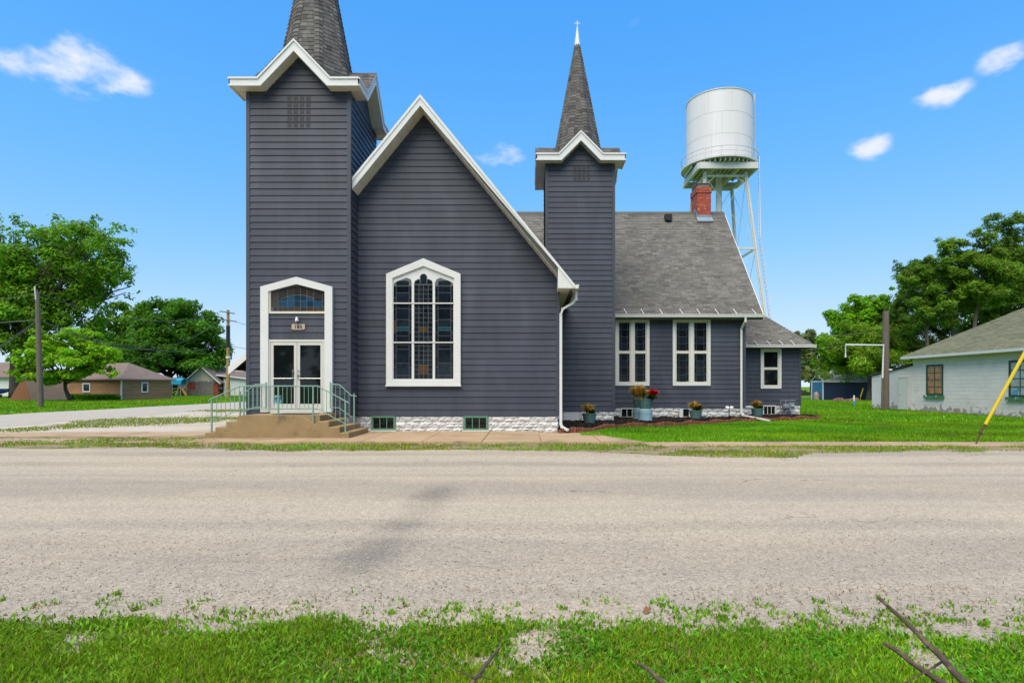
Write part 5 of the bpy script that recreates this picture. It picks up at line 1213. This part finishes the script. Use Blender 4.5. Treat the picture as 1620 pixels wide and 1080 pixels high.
def limbs(mb, base, top, targets, r0, seed, sag=.0):
    rg = random.Random(seed); base, top = Vector(base), Vector(top)
    mid = base.lerp(top, .5)+Vector((rg.uniform(-.25,.25), rg.uniform(-.2,.2), 0))
    mb.tube([base-Vector((0,0,.2)), base+Vector((0,0,.3)), mid, top], [r0*1.45, r0*1.05, r0*.85, r0*.7], 10)
    for t_ in targets:
        t_ = Vector(t_); st_ = base.lerp(top, rg.uniform(.7, 1)); m1 = st_.lerp(t_, .45)+Vector((rg.uniform(-.4,.4), rg.uniform(-.4,.4), (t_-st_).length*.10))
        rr = r0*rg.uniform(.30, .5); mb.tube([st_, m1, t_], [rr, rr*.6, rr*.18], 6)
        for k in range(3):
            a = m1.lerp(t_, rg.uniform(.1, .7)); e = a+Vector((rg.uniform(-1,1), rg.uniform(-1,1), rg.uniform(.1,1.1)))*(t_-m1).length*.32; mb.tube([a, a.lerp(e, .5)+Vector((0,0,.1)), e], [rr*.4, rr*.25, rr*.07], 5)
def tree(name, label, base, fork_h, blobs, n, size, col, r0, seed, per=10, rad=.3, shell=.5, bark=None, group=None, cvar=.25, flat=0., lean=(0, 0)):
    t = thing(name, label, 'tree', (base[0], base[1], 0), group)
    b = MB(); b.smooth = True; top = (base[0]+lean[0], base[1]+lean[1], fork_h)
    limbs(b, (base[0], base[1], 0), top, [(x, y, z) for x, y, z, *_ in blobs]+[(x+rx*.5*(-1)**i, y-ry*.3, z+rz*.3) for i, (x, y, z, rx, ry, rz) in enumerate(blobs)], r0, seed)
    b.build('trunk', bark or M_BARK, t)
    leaves('crown', t, clumps(blobs, per, seed, rad, shell), n, size, col, seed, flat=flat, cvar=cvar); return t
def pb_(D, *bl):     # blobs given as seen in the photograph (px, py, rx px, rz px) at depth D, round in depth
    out = []
    for i, (x, y, rx, rz, *dd) in enumerate(bl):
        k = D/930; off = dd[0] if dd else ((-1)**i)*rx*k*.3
        out.append((PX(x, D), D+off, PZ(y, D), rx*k, rx*k*.95, rz*k))
    return out
tree('maple_tree', 'tall spreading tree at the left edge behind the brown A-frame', (PX(24,74), 74), 7., pb_(74, (62,440,75,72),(150,415,58,55),(12,415,62,55),(190,425,30,42),(100,372,58,38),(-10,480,62,75),(125,480,45,58),(55,525,60,55),(-50,430,60,70),(178,372,34,28),(196,462,16,26),(30,368,34,26)),
     52000, .23, (.135,.30,.014), .62, 11, per=9, rad=.27, shell=.55, cvar=.3)
tree('maple_tree', 'dense round dark green tree behind the brown shed and brick garage', (PX(268,97), 97), 4., pb_(97, (275,525,62,50),(222,560,42,48),(312,562,42,55),(265,580,78,40),(250,510,45,38),(300,520,42,42),(335,585,20,32)),
     42000, .29, (.075,.215,.009), .5, 12, per=9, rad=.26, shell=.72, cvar=.25)
tree('maple_tree', 'lighter loose tree between the big left tree and the round dark tree', (PX(192,112), 112), 5., pb_(112, (200,500,36,28),(180,535,34,38),(215,535,30,40),(180,575,36,34),(225,500,20,24)),
     9000, .42, (.13,.27,.018), .4, 13, per=8, rad=.28)
tree('locust_tree', 'small bright yellow green tree leaning before the brown shed', (PX(110,58), 58), 2.4, pb_(58, (108,548,44,32),(62,572,34,28),(148,570,34,30),(104,578,52,30),(168,585,20,16),(42,588,20,15),(122,535,28,20),(82,545,34,26)),
     26000, .15, (.22,.44,.008), .20, 14, per=12, rad=.26, shell=.45, cvar=.3, lean=(-.5, 0))
tree('maple_tree', 'bright green maple between the blue shed and the pines', (PX(1352,68), 68), 3.5, pb_(68, (1362,508,42,42),(1330,550,36,42),(1395,525,46,48),(1420,475,24,22),(1308,575,20,30),(1350,585,40,30),(1332,500,22,26),(1400,575,44,36),(1380,480,26,20)),
     40000, .20, (.16,.37,.008), .35, 15, per=10, rad=.27, shell=.6, cvar=.28)
tree('willow_tree', 'pale grey green airy tree seen just right of the annex', (PX(1284,92), 92), 3., pb_(92, (1284,545,20,26),(1276,580,18,28),(1296,572,14,26),(1268,540,14,20)),
     5200, .26, (.20,.25,.08), .25, 16, per=10, rad=.3, cvar=.3)
tree('maple_tree', 'far light green tree low behind the annex roof corner', (PX(1245,120), 120), 4., pb_(120, (1245,560,30,30),(1275,570,26,36),(1220,575,26,30)), 5000, .4, (.10,.22,.015), .3, 17)
tree('maple_tree', 'leafy green tree rising behind the white block building at the right edge', (PX(1600,66), 66), 6., pb_(66, (1610,430,50,50),(1660,440,60,60),(1560,480,50,45),(1620,490,60,45)), 11000, .3, (.12,.26,.012), .4, 18, per=9)
# trees across the road, behind the camera: seen only mirrored in the glass
for i, (x, y, h) in enumerate(((-27,-17,13),(-17,-19,16),(-9,-18,16),(3,-19,15),(13,-18,12),(23,-19,13),(34,-18,12),(45,-20,13))):
    tree('roadside_tree', ('leafy tree behind the viewer, %s along the road' % ('first','second','third','fourth','fifth','sixth','seventh','eighth')[i]), (x, y), 2.6, [(x,y,h*.64,4.6,3.8,h*.34),(x+3,y+.6,h*.42,3.4,3,h*.28),(x-3.2,y,h*.42,3.4,3,h*.28)], 4200, .42, (.045,.11,.012), .3, 40+i, per=6)

def pine(label, px, D, top_py, base_bare, width, seed, n, crown_from, col=(.030,.075,.018), lean=0, py0=None):
    x0, y0 = PX(px, D), D; h = PZ(top_py, D); t = thing('pine_tree', label, 'tree', (x0, y0, 0), 'pines behind the block building'); rg = random.Random(seed)
    ln = lambda z: x0+lean*(z/h)**1.5+.25*math.sin(z*.35+seed)
    b = MB(); b.smooth = True; b.tube([(ln(h*k/8), y0, h*k/8-.2*(k == 0)) for k in range(9)], [.26*(1-.85*k/8) for k in range(9)], 8)
    C = []; z = crown_from*h
    while z < h*.985:
        f = (z/h-crown_from)/(1-crown_from); L_ = width*(1.0-.62*f)*rg.uniform(.45, 1.2)
        for k in range(3):
            a = rg.uniform(0, 6.28); L2 = L_*rg.uniform(.65, 1.1); e = Vector((ln(z)+L2*math.cos(a), y0+L2*math.sin(a), z+L2*rg.uniform(-.12, .65))); s_ = Vector((ln(z), y0, z))
            b.tube([s_, s_.lerp(e, .5)+Vector((0,0,-.1)), e], [.07*(1-f*.6), .045*(1-f*.6), .015], 5)
            for q_ in (.35, .5, .62, .75, .88, 1.0):
                p = s_.lerp(e, q_); rr = L2*.17*rg.uniform(.6, 1.6)+.20; C.append((p.x+rg.gauss(0, .32), p.y+rg.gauss(0, .32), p.z+rg.gauss(.15, .30), rr, rr, rr*.6, rr**2.2))
        z += h*rg.uniform(.018, .05)
    for k in range(10):       # dead stubs below the crown
        zz = rg.uniform(base_bare, crown_from+.05)*h; a = rg.uniform(0, 6.28); b.tube([(ln(zz),y0,zz), (ln(zz)+1.1*math.cos(a),y0+1.1*math.sin(a),zz+.15)], [.035, .01], 4)
    b.build('trunk', M_PBARK, t); leaves('needles', t, C, int(n*1.5), .27, col, seed, flat=.2, aspect=.16, cvar=.35)
pine('pine with the leftmost bare trunk above the block building', 1463, 58, 415, .2, 2.7, 51, 9000, .56, lean=.5, col=(.13,.25,.016))
pine('pine with slanting trunk second from the left above the block building', 1512, 59, 385, .25, 2.9, 52, 10000, .60, lean=-.4, col=(.14,.27,.014))
pine('pine with pale curved trunk third from the left above the block building', 1540, 57, 372, .25, 2.8, 53, 10000, .60, lean=1.0, col=(.14,.26,.014))
pine('tallest pine near the right edge above the block building', 1592, 59, 350, .25, 3.4, 54, 14000, .38, col=(.115,.23,.016), lean=.6)
pine('pine cut by the right edge above the block building', 1650, 60, 362, .2, 3.6, 55, 9000, .3, col=(.10,.20,.018))
pine('slim pine behind the bare trunks above the block building', 1490, 66, 415, .1, 3.2, 56, 11000, .20, col=(.08,.17,.018))
pine('pine overtopping the maple left of the bare trunks', 1436, 64, 420, .2, 2.4, 58, 8000, .40, col=(.10,.21,.018))
pine('broad low pine standing before the blue shed', 1372, 62, 520, .1, 4.6, 57, 13000, .36, col=(.16,.29,.010))
yg = thing('guy_guard', 'thin yellow strip leaning on the low pine trunk', 'guy wire', (PX(1362,61), 61, 0)); MB().tube([P(1361.5,627,61), P(1365.5,614,61)], .05, 6).tube([(PX(1361,61),61,-.05), P(1361.5,627,61)], .02, 5).build('guard', MATS['yellow_plastic'], yg)

# ------------------------------------------------------------------ flower bed, edging, planters
rg = random.Random(77)
M_MULCH = mat('dark_mulch', (.022,.016,.012), rough=1, var=.6, scale=25, bump=1., bscale=40, spec=.1)
edge = [(1.02,18.5),(1.5,18.65),(2.0,19.0),(2.5,19.9),(3.1,20.9),(3.9,21.3),(4.8,21.5),(5.6,21.9),(6.3,22.5),(7.1,22.9),(7.9,23.6),(8.7,24.3),(9.5,24.7),(10.3,24.9),(11.2,25.4),(12.2,26.2),(13.2,26.6)]
back = [(13.2,27.9),(9.4,27.9),(9.4,25.6),(3.3,25.6),(3.3,23.0),(.95,23.0)]
bed = MB(); inner_pts = edge
g_v = []; nU, nV = 90, 12
def edge_at(t):
    k = t*(len(edge)-1); i = min(int(k), len(edge)-2); f = k-i; return Vector((edge[i][0]+(edge[i+1][0]-edge[i][0])*f, edge[i][1]+(edge[i+1][1]-edge[i][1])*f, 0))
def wall_y(x): return 23.0 if x < 3.36 else (25.55 if x < 9.4 else 27.9)
for i in range(nU+1):
    p = edge_at(i/nU); q_ = Vector((p.x, max(wall_y(p.x), p.y+.1), 0))
    for j in range(nV+1):
        w = p.lerp(q_, j/nV); g_v.append((w.x, w.y, .05+.11*min(1, j/3)+rg.uniform(-.02,.02)))
bed.add(g_v, [(i*(nV+1)+j, (i+1)*(nV+1)+j, (i+1)*(nV+1)+j+1, i*(nV+1)+j+1) for i in range(nU) for j in range(nV)])
bo = tag(bed.build('mulch_bed', M_MULCH), 'dark mulch bed along the church foundation', 'flower bed', kind='structure')
M_EDGE = mat('red_brown_log', (.17,.062,.036), rough=.85, var=.3, scale=10, rnd=.28)
lg_m = MB(); lg_m.lathe([(.052,0),(.052,.11),(.045,.135),(.001,.14)], (0,0,0), 8); LOG = lg_m.mesh('edging_log', M_EDGE)
eg = thing('log_edging', 'scalloped row of red brown edging logs round the mulch bed', 'edging', (5, 22, 0))
L_tot = sum((Vector(edge[i+1])-Vector(edge[i])).length for i in range(len(edge)-1)); step_n = int(L_tot/.105); acc = []
for i in range(len(edge)-1):
    a, c = Vector((*edge[i],0)), Vector((*edge[i+1],0)); m_ = max(1, round((c-a).length/.105))
    for k in range(m_): acc.append(a.lerp(c, k/m_))
for p in acc:
    inst('edging_log', LOG, eg, (p.x+rg.uniform(-.008,.008), p.y+rg.uniform(-.01,.01), .0), (1, 1, 1.15+.25*math.sin(p.x*5.3)+rg.uniform(-.08,.08)), rg.random()*6)
M_POT = mat('teal_plastic', (.085,.17,.165), rough=.45, var=.1, rnd=.1); M_PED = mat('pale_blue_plastic', (.22,.36,.44), rough=.5, var=.08); M_SOIL = mat('potting_soil', (.02,.014,.01), rough=1)
M_DRY = leaf_mat('dry_leaf', (.3,.15,.03), .3)
def foliage(parent, name, c, n, h, spread, cols, seed, w=.02, m=None):
    rg = np.random.default_rng(seed); a = rg.random(n)*6.283; e = rg.random(n)**.6*spread; hh = h*(.45+.6*rg.random(n)); ba = rg.random(n)*.06
    base = np.stack([c[0]+ba*np.cos(a), c[1]+ba*np.sin(a), np.full(n, c[2])], 1); mid = np.stack([c[0]+e*.4*np.cos(a), c[1]+e*.4*np.sin(a), c[2]+hh*.7], 1); tip = np.stack([c[0]+e*np.cos(a), c[1]+e*np.sin(a), c[2]+hh*(1.05-.35*e/spread)], 1)
    side = np.stack([-np.sin(a+.4), np.cos(a+.4), rg.normal(0, .4, n)], 1)*w*(.6+.8*rg.random(n))[:, None]
    V = np.stack([base-side*.6, base+side*.6, mid+side, mid-side, tip], 1).reshape(-1, 3); i = np.arange(n)[:, None]*5
    F = np.concatenate([i+np.array([[0,1,2]]), i+np.array([[0,2,3]]), i+np.array([[3,2,4]])])
    C_ = np.asarray(cols)[rg.integers(0, len(cols), n)]*(.7+.6*rg.random((n, 1)))
    o = bpy.data.objects.new(name, np_mesh(name, V, F, m or M_BLADE, np.repeat(C_, 5, 0))); COL.objects.link(o); adopt(o, parent)
STRAW = [(.60,.36,.06),(.70,.46,.12),(.45,.18,.04),(.28,.32,.03)]; GREEN = [(.05,.17,.012),(.08,.22,.02),(.035,.12,.01)]
RED = [(.70,.012,.025),(.55,.01,.035),(.75,.03,.03)]
def pot_mesh(parent, c, r, h, ridged=True):
    b = MB(); b.smooth = True; pr = [(.001,.0),(r*.70,0),(r*.74,h*.08)]
    for k in range(4): z = h*(.10+.19*k); q_ = r*(.78+.055*k); pr += [(q_,z),(q_*1.035,z+h*.05),(q_*1.035,z+h*.12),(q_*1.01,z+h*.17)]
    pr += [(r*1.02,h*.90),(r*1.07,h*.91),(r*1.07,h),(r*.97,h),(r*.93,h*.9)]
    b.lathe(pr, c, 28).build('pot', M_POT, parent)
    MB().lathe([(r*.95,h*.88),(.001,h*.93)], c, 20).build('soil', M_SOIL, parent)
def planter(label, px, D, z0, r, h, kind, seed):
    c = (PX(px, D), D, z0); t = thing('flower_pot', label, 'planter', c, 'teal planters in the church bed'); pot_mesh(t, c, r, h); s_ = (c[0], c[1], z0+h*.9)
    foliage(t, 'dry_grass', (s_[0]-r*.2, s_[1], s_[2]), 170, .46, r*1.35, STRAW, seed, .022); foliage(t, 'leaves', (s_[0]+r*.35, s_[1]-r*.2, s_[2]), 130, .2, r*.85, GREEN, seed+1, .045)
    if kind == 'red': foliage(t, 'flowers', (s_[0]+r*.5, s_[1]-.05, s_[2]+.14), 70, .14, .2, [(.30,.03,.03),(.42,.05,.03),(.25,.07,.02)], seed+2, .03)
    return t
planter('teal ribbed pot with dry grass at the foot of the slim tower', 932.5, 21.4, .10, .25, .40, '', 201)
planter('teal ribbed pot with yellow grass and red leaves between the wing windows', 1100.5, 24.3, .13, .26, .36, 'red', 211)
planter('teal ribbed pot with orange grass beside the annex basement window', 1198, 26.3, .12, .26, .38, '', 221)
# tall pedestal planters
for i, (px, D, lab) in enumerate(((1021, 23.2, 'tall pale blue pedestal planter overflowing with straw grass and red geraniums'), (1012, 24.2, 'pale blue pedestal planter half hidden behind the geranium planter'))):
    c = (PX(px, D), D, .12); t = thing('pedestal_planter', lab, 'planter', c, 'teal planters in the church bed'); b = MB(); b.smooth = True
    b.lathe([(.001,0),(.28,0),(.28,.05),(.265,.06),(.265,.30),(.275,.31),(.275,.33),(.265,.34),(.265,.44),(.22,.48),(.001,.48)], c, 28).build('pedestal', M_PED, t)
    pot_mesh(t, (c[0], c[1], .58), .29, .40); s_ = (c[0], c[1], .95)
    foliage(t, 'dry_grass', (s_[0]-.14, s_[1], s_[2]), 260, .66, .38, STRAW, 231+i, .02)
    if i == 0: foliage(t, 'geranium_flowers', (s_[0]+.28, s_[1]-.1, s_[2]+.10), 150, .34, .30, RED, 241, .045); foliage(t, 'leaves', (s_[0]+.2, s_[1]-.15, s_[2]), 160, .24, .32, GREEN, 242, .05)
# white vent pipes, small lamp, gas meter
tag(MB().lathe([(.09,0),(.09,.45),(.075,.45),(.075,.4)], (PX(1077.5,25.2),25.2,.08), 16).build('vent_pipe', M_WHITE), 'short white pipe standing up from the mulch by the wing wall', 'pipe')
sl = thing('garden_lamp', 'small white two headed garden lamp on a dark stake in the mulch', 'garden lamp', (PX(1153.5,25.0), 25.0, 0)); c = (PX(1153.5,25.0), 25.0)
MB().tube([(c[0],c[1],0),(c[0],c[1],.5)], .025, 6).build('stake', M_BLACK, sl)
for s_ in (-1, 1): MB().lathe([(.001,-.06),(.08,-.04),(.09,.03),(.05,.09),(.001,.1)], (c[0]+s_*.09,c[1]-.04,.55), 12).build('lamp_head', M_WHITE, sl)
M_GAS = mat('meter_grey', (.20,.23,.27), rough=.5, var=.15)
gm_ = thing('gas_meter', 'grey gas meter and pipes on the annex foundation', 'gas meter', (PX(1243,27.6), 27.6, 0)); mx_ = PX(1243, 27.6)
b = MB(); b.smooth = True
b.lathe([(.001,-.11),(.14,-.1),(.17,0),(.14,.1),(.001,.11)], (mx_-.02,27.55,.55), 14).build('regulator', M_GAS, gm_)
MB().box(mx_+.10, mx_+.34, 27.42, 27.64, .38, .72).box(mx_+.14, mx_+.30, 27.39, 27.42, .5, .66).build('meter_box', M_GAS, gm_)
MB().tube([(mx_-.24,27.6,.05),(mx_-.24,27.6,.82),(mx_+.45,27.6,.82)], .022, 6).tube([(mx_-.02,27.55,.1),(mx_-.02,27.55,.8)], .025, 6).build('pipes', M_GAS, gm_)
MB().lathe([(.001,-.02),(.06,-.02),(.06,.02),(.001,.02)], (mx_+.22,27.38,.58), 12).build('dial', M_WHITE, gm_)

# ------------------------------------------------------------------ grass, weeds, stones
def blades(name, label, X, Y, Z, h, w, col, seed, cat='grass', bend=.5):
    n = len(X); rg = np.random.default_rng(seed); a = rg.random(n)*6.283; b2 = rg.random(n)*6.283; hh = h*(.5+.8*rg.random(n)); ww = (w*(.6+.8*rg.random(n)))
    lean = hh*bend*rg.random(n)
    base = np.stack([X, Y, Z], 1); sd_ = np.stack([np.cos(a)*ww/2, np.sin(a)*ww/2, np.zeros(n)], 1)
    mid = base+np.stack([np.cos(b2)*lean*.35, np.sin(b2)*lean*.35, hh*.6], 1); tip = base+np.stack([np.cos(b2)*lean, np.sin(b2)*lean, hh], 1)
    V = np.stack([base-sd_, base+sd_, mid+sd_*.8, mid-sd_*.8, tip], 1).reshape(-1, 3); i = np.arange(n)[:, None]*5
    F = np.concatenate([i+np.array([[0,1,2]]), i+np.array([[0,2,3]]), i+np.array([[3,2,4]])])
    o = bpy.data.objects.new(name, np_mesh(name, V, F, M_BLADE, np.repeat(col, 5, 0))); COL.objects.link(o); tag(o, label, cat, kind='stuff'); return o
def gcol(n, seed, base=(.075,.195,.010), dry=.06, X=None, Y=None):
    rg = np.random.default_rng(seed); k = np.clip(rg.normal(1, .25, (n, 1)), .4, 1.8); c = np.asarray(base)[None]*k
    if X is not None: c = c*(.72+.56*vnoise(X*.9, Y*.9, seed)[:, None]); c[:, 0] *= .7+.7*vnoise(X*.35+9, Y*.35, seed+5)
    d = rg.random(n) < dry; c[d] = np.array([.30,.22,.07])*k[d]; return c
def scatter(n, x0, x1, y0, y1, seed, keep):
    rg = np.random.default_rng(seed); X = rg.uniform(x0, x1, n); Y = rg.uniform(y0, y1, n); p = keep(X, Y); m = rg.random(n) < p; return X[m], Y[m]
sstep = lambda a, b_, x: np.clip((x-a)/(b_-a), 0, 1)**2*(3-2*np.clip((x-a)/(b_-a), 0, 1))
# foreground verge
def verge(X, Y):
    ed = 3.62-.10*sstep(-2, 1, X)+.30*(vnoise(X*1.6, Y*.6, 5)-.5)+.14*(vnoise(X*6, Y*3, 6)-.5)
    d = sstep(.05, -.22, Y-ed); pat = sstep(.28, .80, vnoise(X*2.3+3, Y*3.2, 8)+.35*(vnoise(X*8, Y*8, 9)-.5)+.30*sstep(.4, -1.5, X)+.20*sstep(3.35, 2.9, Y)+.12)
    return d*(.05+.95*pat)
X, Y = scatter(260000, -3.9, 3.9, 1.9, 4.1, 61, verge); blades('verge_grass', 'lush green grass and clover along the near road edge', X, Y, np.full(len(X), .004), .016+.034*vnoise(X*3.1, Y*3.1, 44), .0065, gcol(len(X), 62, (.185,.36,.007), .06, X, Y), 63, bend=1.1)
X, Y = scatter(70000, -3.9, 3.9, 1.9, 4.1, 64, verge); blades('clover', 'short broad clover leaves mixed through the near verge grass', X, Y, np.full(len(X), .006), .030, .017, gcol(len(X), 65, (.12,.30,.010), .02, X, Y), 66, 'clover', bend=1.6)
X, Y = scatter(9000, -3.9, 3.9, 1.9, 4.4, 67, lambda X, Y: .2+.6*(vnoise(X*2, Y*2, 50) > .5)); blades('dead_stems', 'dry straw coloured stems and litter lying along the near verge', X, Y, np.full(len(X), .007), .016, .006, np.repeat(np.array([[.26,.18,.09]]), len(X), 0)*(.5+np.random.default_rng(5).random((len(X), 1))), 68, 'litter', bend=4.)
# broad leaved weeds at the gravel edge
rgw = np.random.default_rng(71); wx, wy = [], []
for k in range(420):
    x = rgw.uniform(-3.7, 3.8); y = 3.6+abs(rgw.normal(0, .22))*(1 if rgw.random() < .75 else -1.2)
    if rgw.random() < .35 and x < 0: continue
    m_ = rgw.integers(3, 26); s_ = rgw.uniform(.012, .06); wx += list(x+rgw.normal(0, s_, m_)); wy += list(y+rgw.normal(0, s_, m_))
wx, wy = np.array(wx), np.array(wy)
blades('weeds', 'small scattered weeds creeping over the gravel at the near road edge', wx, wy, np.full(len(wx), .006), .028, .012, gcol(len(wx), 72, (.16,.34,.012), .08), 73, 'weeds', bend=1.2)
# far verge between road and walk
def fverge(X, Y):
    lo = np.interp(X, FE_X, FE_Y)
    d = sstep(-.25, .10, Y-lo)*sstep(15.30, 14.75, Y-.0+np.where(X > 3, .55, 0)+np.where(X < -8.5, -1.6, 0)); pat = sstep(.36, .66, vnoise(X*.8+2, Y*2.2, 18)+.45*(vnoise(X*4, Y*4, 19)-.5)+.20)
    bare = 1-sstep(-9.2, -10.5, X)*(vnoise(X*.5, Y*1.5, 33) < .52)*.9
    return d*pat*bare
X, Y = scatter(150000, -21, 26, 11.6, 17.2, 81, fverge); blades('far_verge_grass', 'patchy yellowing grass strip between road and church walk', X, Y, np.full(len(X), .008), .055, .013, gcol(len(X), 82, (.20,.32,.012), .18, X, Y), 83, bend=.9)
# grass tufts on the gravel lot
def lot(X, Y): return sstep(.58, .70, vnoise(X*.35+7, Y*.28, 91)+.25*(vnoise(X*2, Y*2, 92)-.5))*.8
X, Y = scatter(60000, -20, -9, 18.8, 40, 93, lot); blades('lot_weeds', 'thin grass patches growing through the white gravel lot', X, Y, np.full(len(X), .01), .06, .02, gcol(len(X), 94, (.20,.29,.02), .15), 95)
# right lawn
def lawn(X, Y):
    inside = np.ones_like(X); ex = np.array([p[0] for p in edge]); ey = np.array([p[1] for p in edge])
    lim = np.interp(X, ex, ey, left=18.4, right=60.); inb = (Y > lim-.02) & (X < 13.2) & (X > 1.0)
    inside[inb & (X < 12.9)] = 0; inside[(X < 2.9) & (Y < 17.3)] = 0; inside[(X > WXX-.05) & (Y > 19.4) & (Y < 40)] = 0; inside[(X > .9) & (X < 12.9) & (Y > 27.8)] = 0; return inside
X, Y = scatter(150000, 1.6, 24, 15.52, 24, 101, lawn); blades('lawn_grass', 'mown green lawn right of the church, nearer part', X, Y, np.zeros(len(X)), .060, .016, gcol(len(X), 102, (.125,.315,.005), .02, X, Y), 103, bend=.8)
X, Y = scatter(130000, 7, 46, 24, 62, 111, lawn); blades('lawn_grass', 'mown green lawn right of the church, farther part', X, Y, np.zeros(len(X)), .085, .035, gcol(len(X), 112, (.145,.325,.004), .02, X, Y), 113, bend=.8)
X, Y = scatter(110000, -75, -27.3, 29, 92, 121, lambda X, Y: (X/Y > -1.0)*1.0); blades('far_lawn_grass', 'bright mown lawn across the side street', X, Y, np.zeros(len(X)), .10, .06, gcol(len(X), 122, (.150,.330,.004), .02, X, Y), 123, bend=.8)
# leafy ground cover along the brown shed
rgw = np.random.default_rng(131); t_ = rgw.random(9000)*9.; u_ = rgw.random(9000)*1.0; bp = np.array([Lc(-a, -.2-b_, 0) for a, b_ in zip(t_, u_)])
blades('ground_cover', 'leafy green ground cover along the foot of the brown shed', bp[:, 0], bp[:, 1], np.zeros(9000), .55, .12, gcol(9000, 132, (.075,.21,.012), 0), 133, 'plants', bend=.8)
# loose road stones near the camera
rgw = np.random.default_rng(141); n = 9000; X = rgw.uniform(-5, 5, n); Y = 3.35+rgw.random(n)**1.6*3.2; s_ = .0035+.008*rgw.random(n)**2.5; keep = np.abs(X) < Y*.98+.3; X, Y, s_ = X[keep], Y[keep], s_[keep]; n = len(X)
oc = np.array([(1,0,0),(0,1,0),(-1,0,0),(0,-1,0),(0,0,.75),(0,0,-.4)]); V = (np.stack([X, Y, np.full(n, .008)], 1)[:, None]+oc[None]*(s_[:, None, None]*(.6+.8*rgw.random((n, 6, 1))))).reshape(-1, 3)
F = (np.arange(n)[:, None, None]*6+np.array([(0,1,4),(1,2,4),(2,3,4),(3,0,4),(1,0,5),(2,1,5),(3,2,5),(0,3,5)])[None]).reshape(-1, 3)
cc = np.repeat((.16+.34*rgw.random((n, 1)))*np.array([[1,.93,.84]]), 6, 0)
o = bpy.data.objects.new('loose_gravel', np_mesh('loose_gravel', V, F, mat('stone_chip', (.3,.3,.3), rough=.9, vcol=True, var=.1), cc)); COL.objects.link(o); tag(o, 'loose pale stone chips on the near side of the road', 'gravel', kind='stuff')
# mulch chips
rgw = np.random.default_rng(151); n = 5000; T_ = rgw.random(n); E = np.array([edge_at(t)[:] for t in T_]); wy_ = np.array([wall_y(x) for x in E[:, 0]]); f = rgw.random(n); X = E[:, 0]; Y = E[:, 1]+.08+np.maximum(0, wy_-E[:, 1]-.15)*f
blades('mulch_chips', 'dark bark chips lying on the flower bed', X, Y, np.full(n, .13), .05, .05, np.repeat((.012+.03*rgw.random((n, 1)))*np.array([[1,.75,.55]]), 1, 0), 152, 'mulch', bend=2.)

# ------------------------------------------------------------------ dead branches in the foreground
M_STICK = mat('dead_wood', (.075,.055,.040), rough=.9, var=.35, scale=30, bump=.6, bscale=60, col2=(.16,.11,.07), c2scale=20, c2lo=.55, c2hi=.65)
def stick(label, pts, r, twigs=(), tip=None):
    t = thing('dead_branch', label, 'branch', (pts[-1].x, pts[-1].y, 0), 'dead branches on the near verge'); b = MB(); b.smooth = True; rg = random.Random(int(pts[0].x*100)); n = len(pts); pp = []
    for i in range(n-1):
        for k in range(4): pp.append(pts[i].lerp(pts[i+1], k/4)+Vector((rg.uniform(-1,1), rg.uniform(-1,1), rg.uniform(-1,1)))*r*.25)
    pp.append(pts[-1]); m_ = len(pp); b.tube(pp, [r*(.62+.5*k/m_)*rg.uniform(.92,1.12) for k in range(m_)], 8); b.build('stem', M_STICK, t)
    for tw in twigs: MB().tube(tw, [r*.45]+[r*.3]*(len(tw)-2)+[r*.15], 6).build('twig', M_STICK, t)
    if tip: MB().tube([pts[0], pts[0].lerp(pts[1], .12)], [r*.5, r*.72], 8).build('broken_end', tip, t)
M_FRESH = mat('fresh_split_wood', (.38,.22,.09), rough=.8, var=.2, scale=40)
stick('long dark dead branch rising at the lower right corner', [P(1391,946,2.881), P(1440,990,2.752), P(1490,1040,2.623), P(1545,1100,2.494)], .014)
stick('shorter dead branch with split pale end at the lower right', [P(1399,1016,2.752), P(1440,1045,2.666), P(1510,1092,2.563)], .014, [[P(1490,1046,2.666), P(1465,1062,2.623), P(1425,1082,2.580)]], M_FRESH)
stick('broken stick with a pale end at the bottom right of centre', [P(1006,1046,2.623), P(1030,1062,2.580), P(1062,1090,2.520)], .010, (), M_FRESH)
stick('small forked grey stick at the bottom centre', [P(792,1022,2.795), P(768,1052,2.666), P(745,1082,2.563)], .010, [[P(752,1072,2.580), P(725,1060,2.623), P(700,1046,2.666)], [P(758,1068,2.580), P(778,1074,2.580), P(782,1062,2.580)]])
lf_ = MB().add([P(1016,970,3.83)+Vector((0,0,.012)), P(1022,964,3.86)+Vector((0,0,.03)), P(1030,968,3.83)+Vector((0,0,.016)), P(1023,973,3.80)+Vector((0,0,.01))], [(0,1,2),(0,2,3)])
tag(lf_.build('dry_leaf', mat('dry_brown_leaf', (.17,.075,.035), rough=.8, var=.2)), 'single curled brown leaf lying on the near gravel', 'leaf')
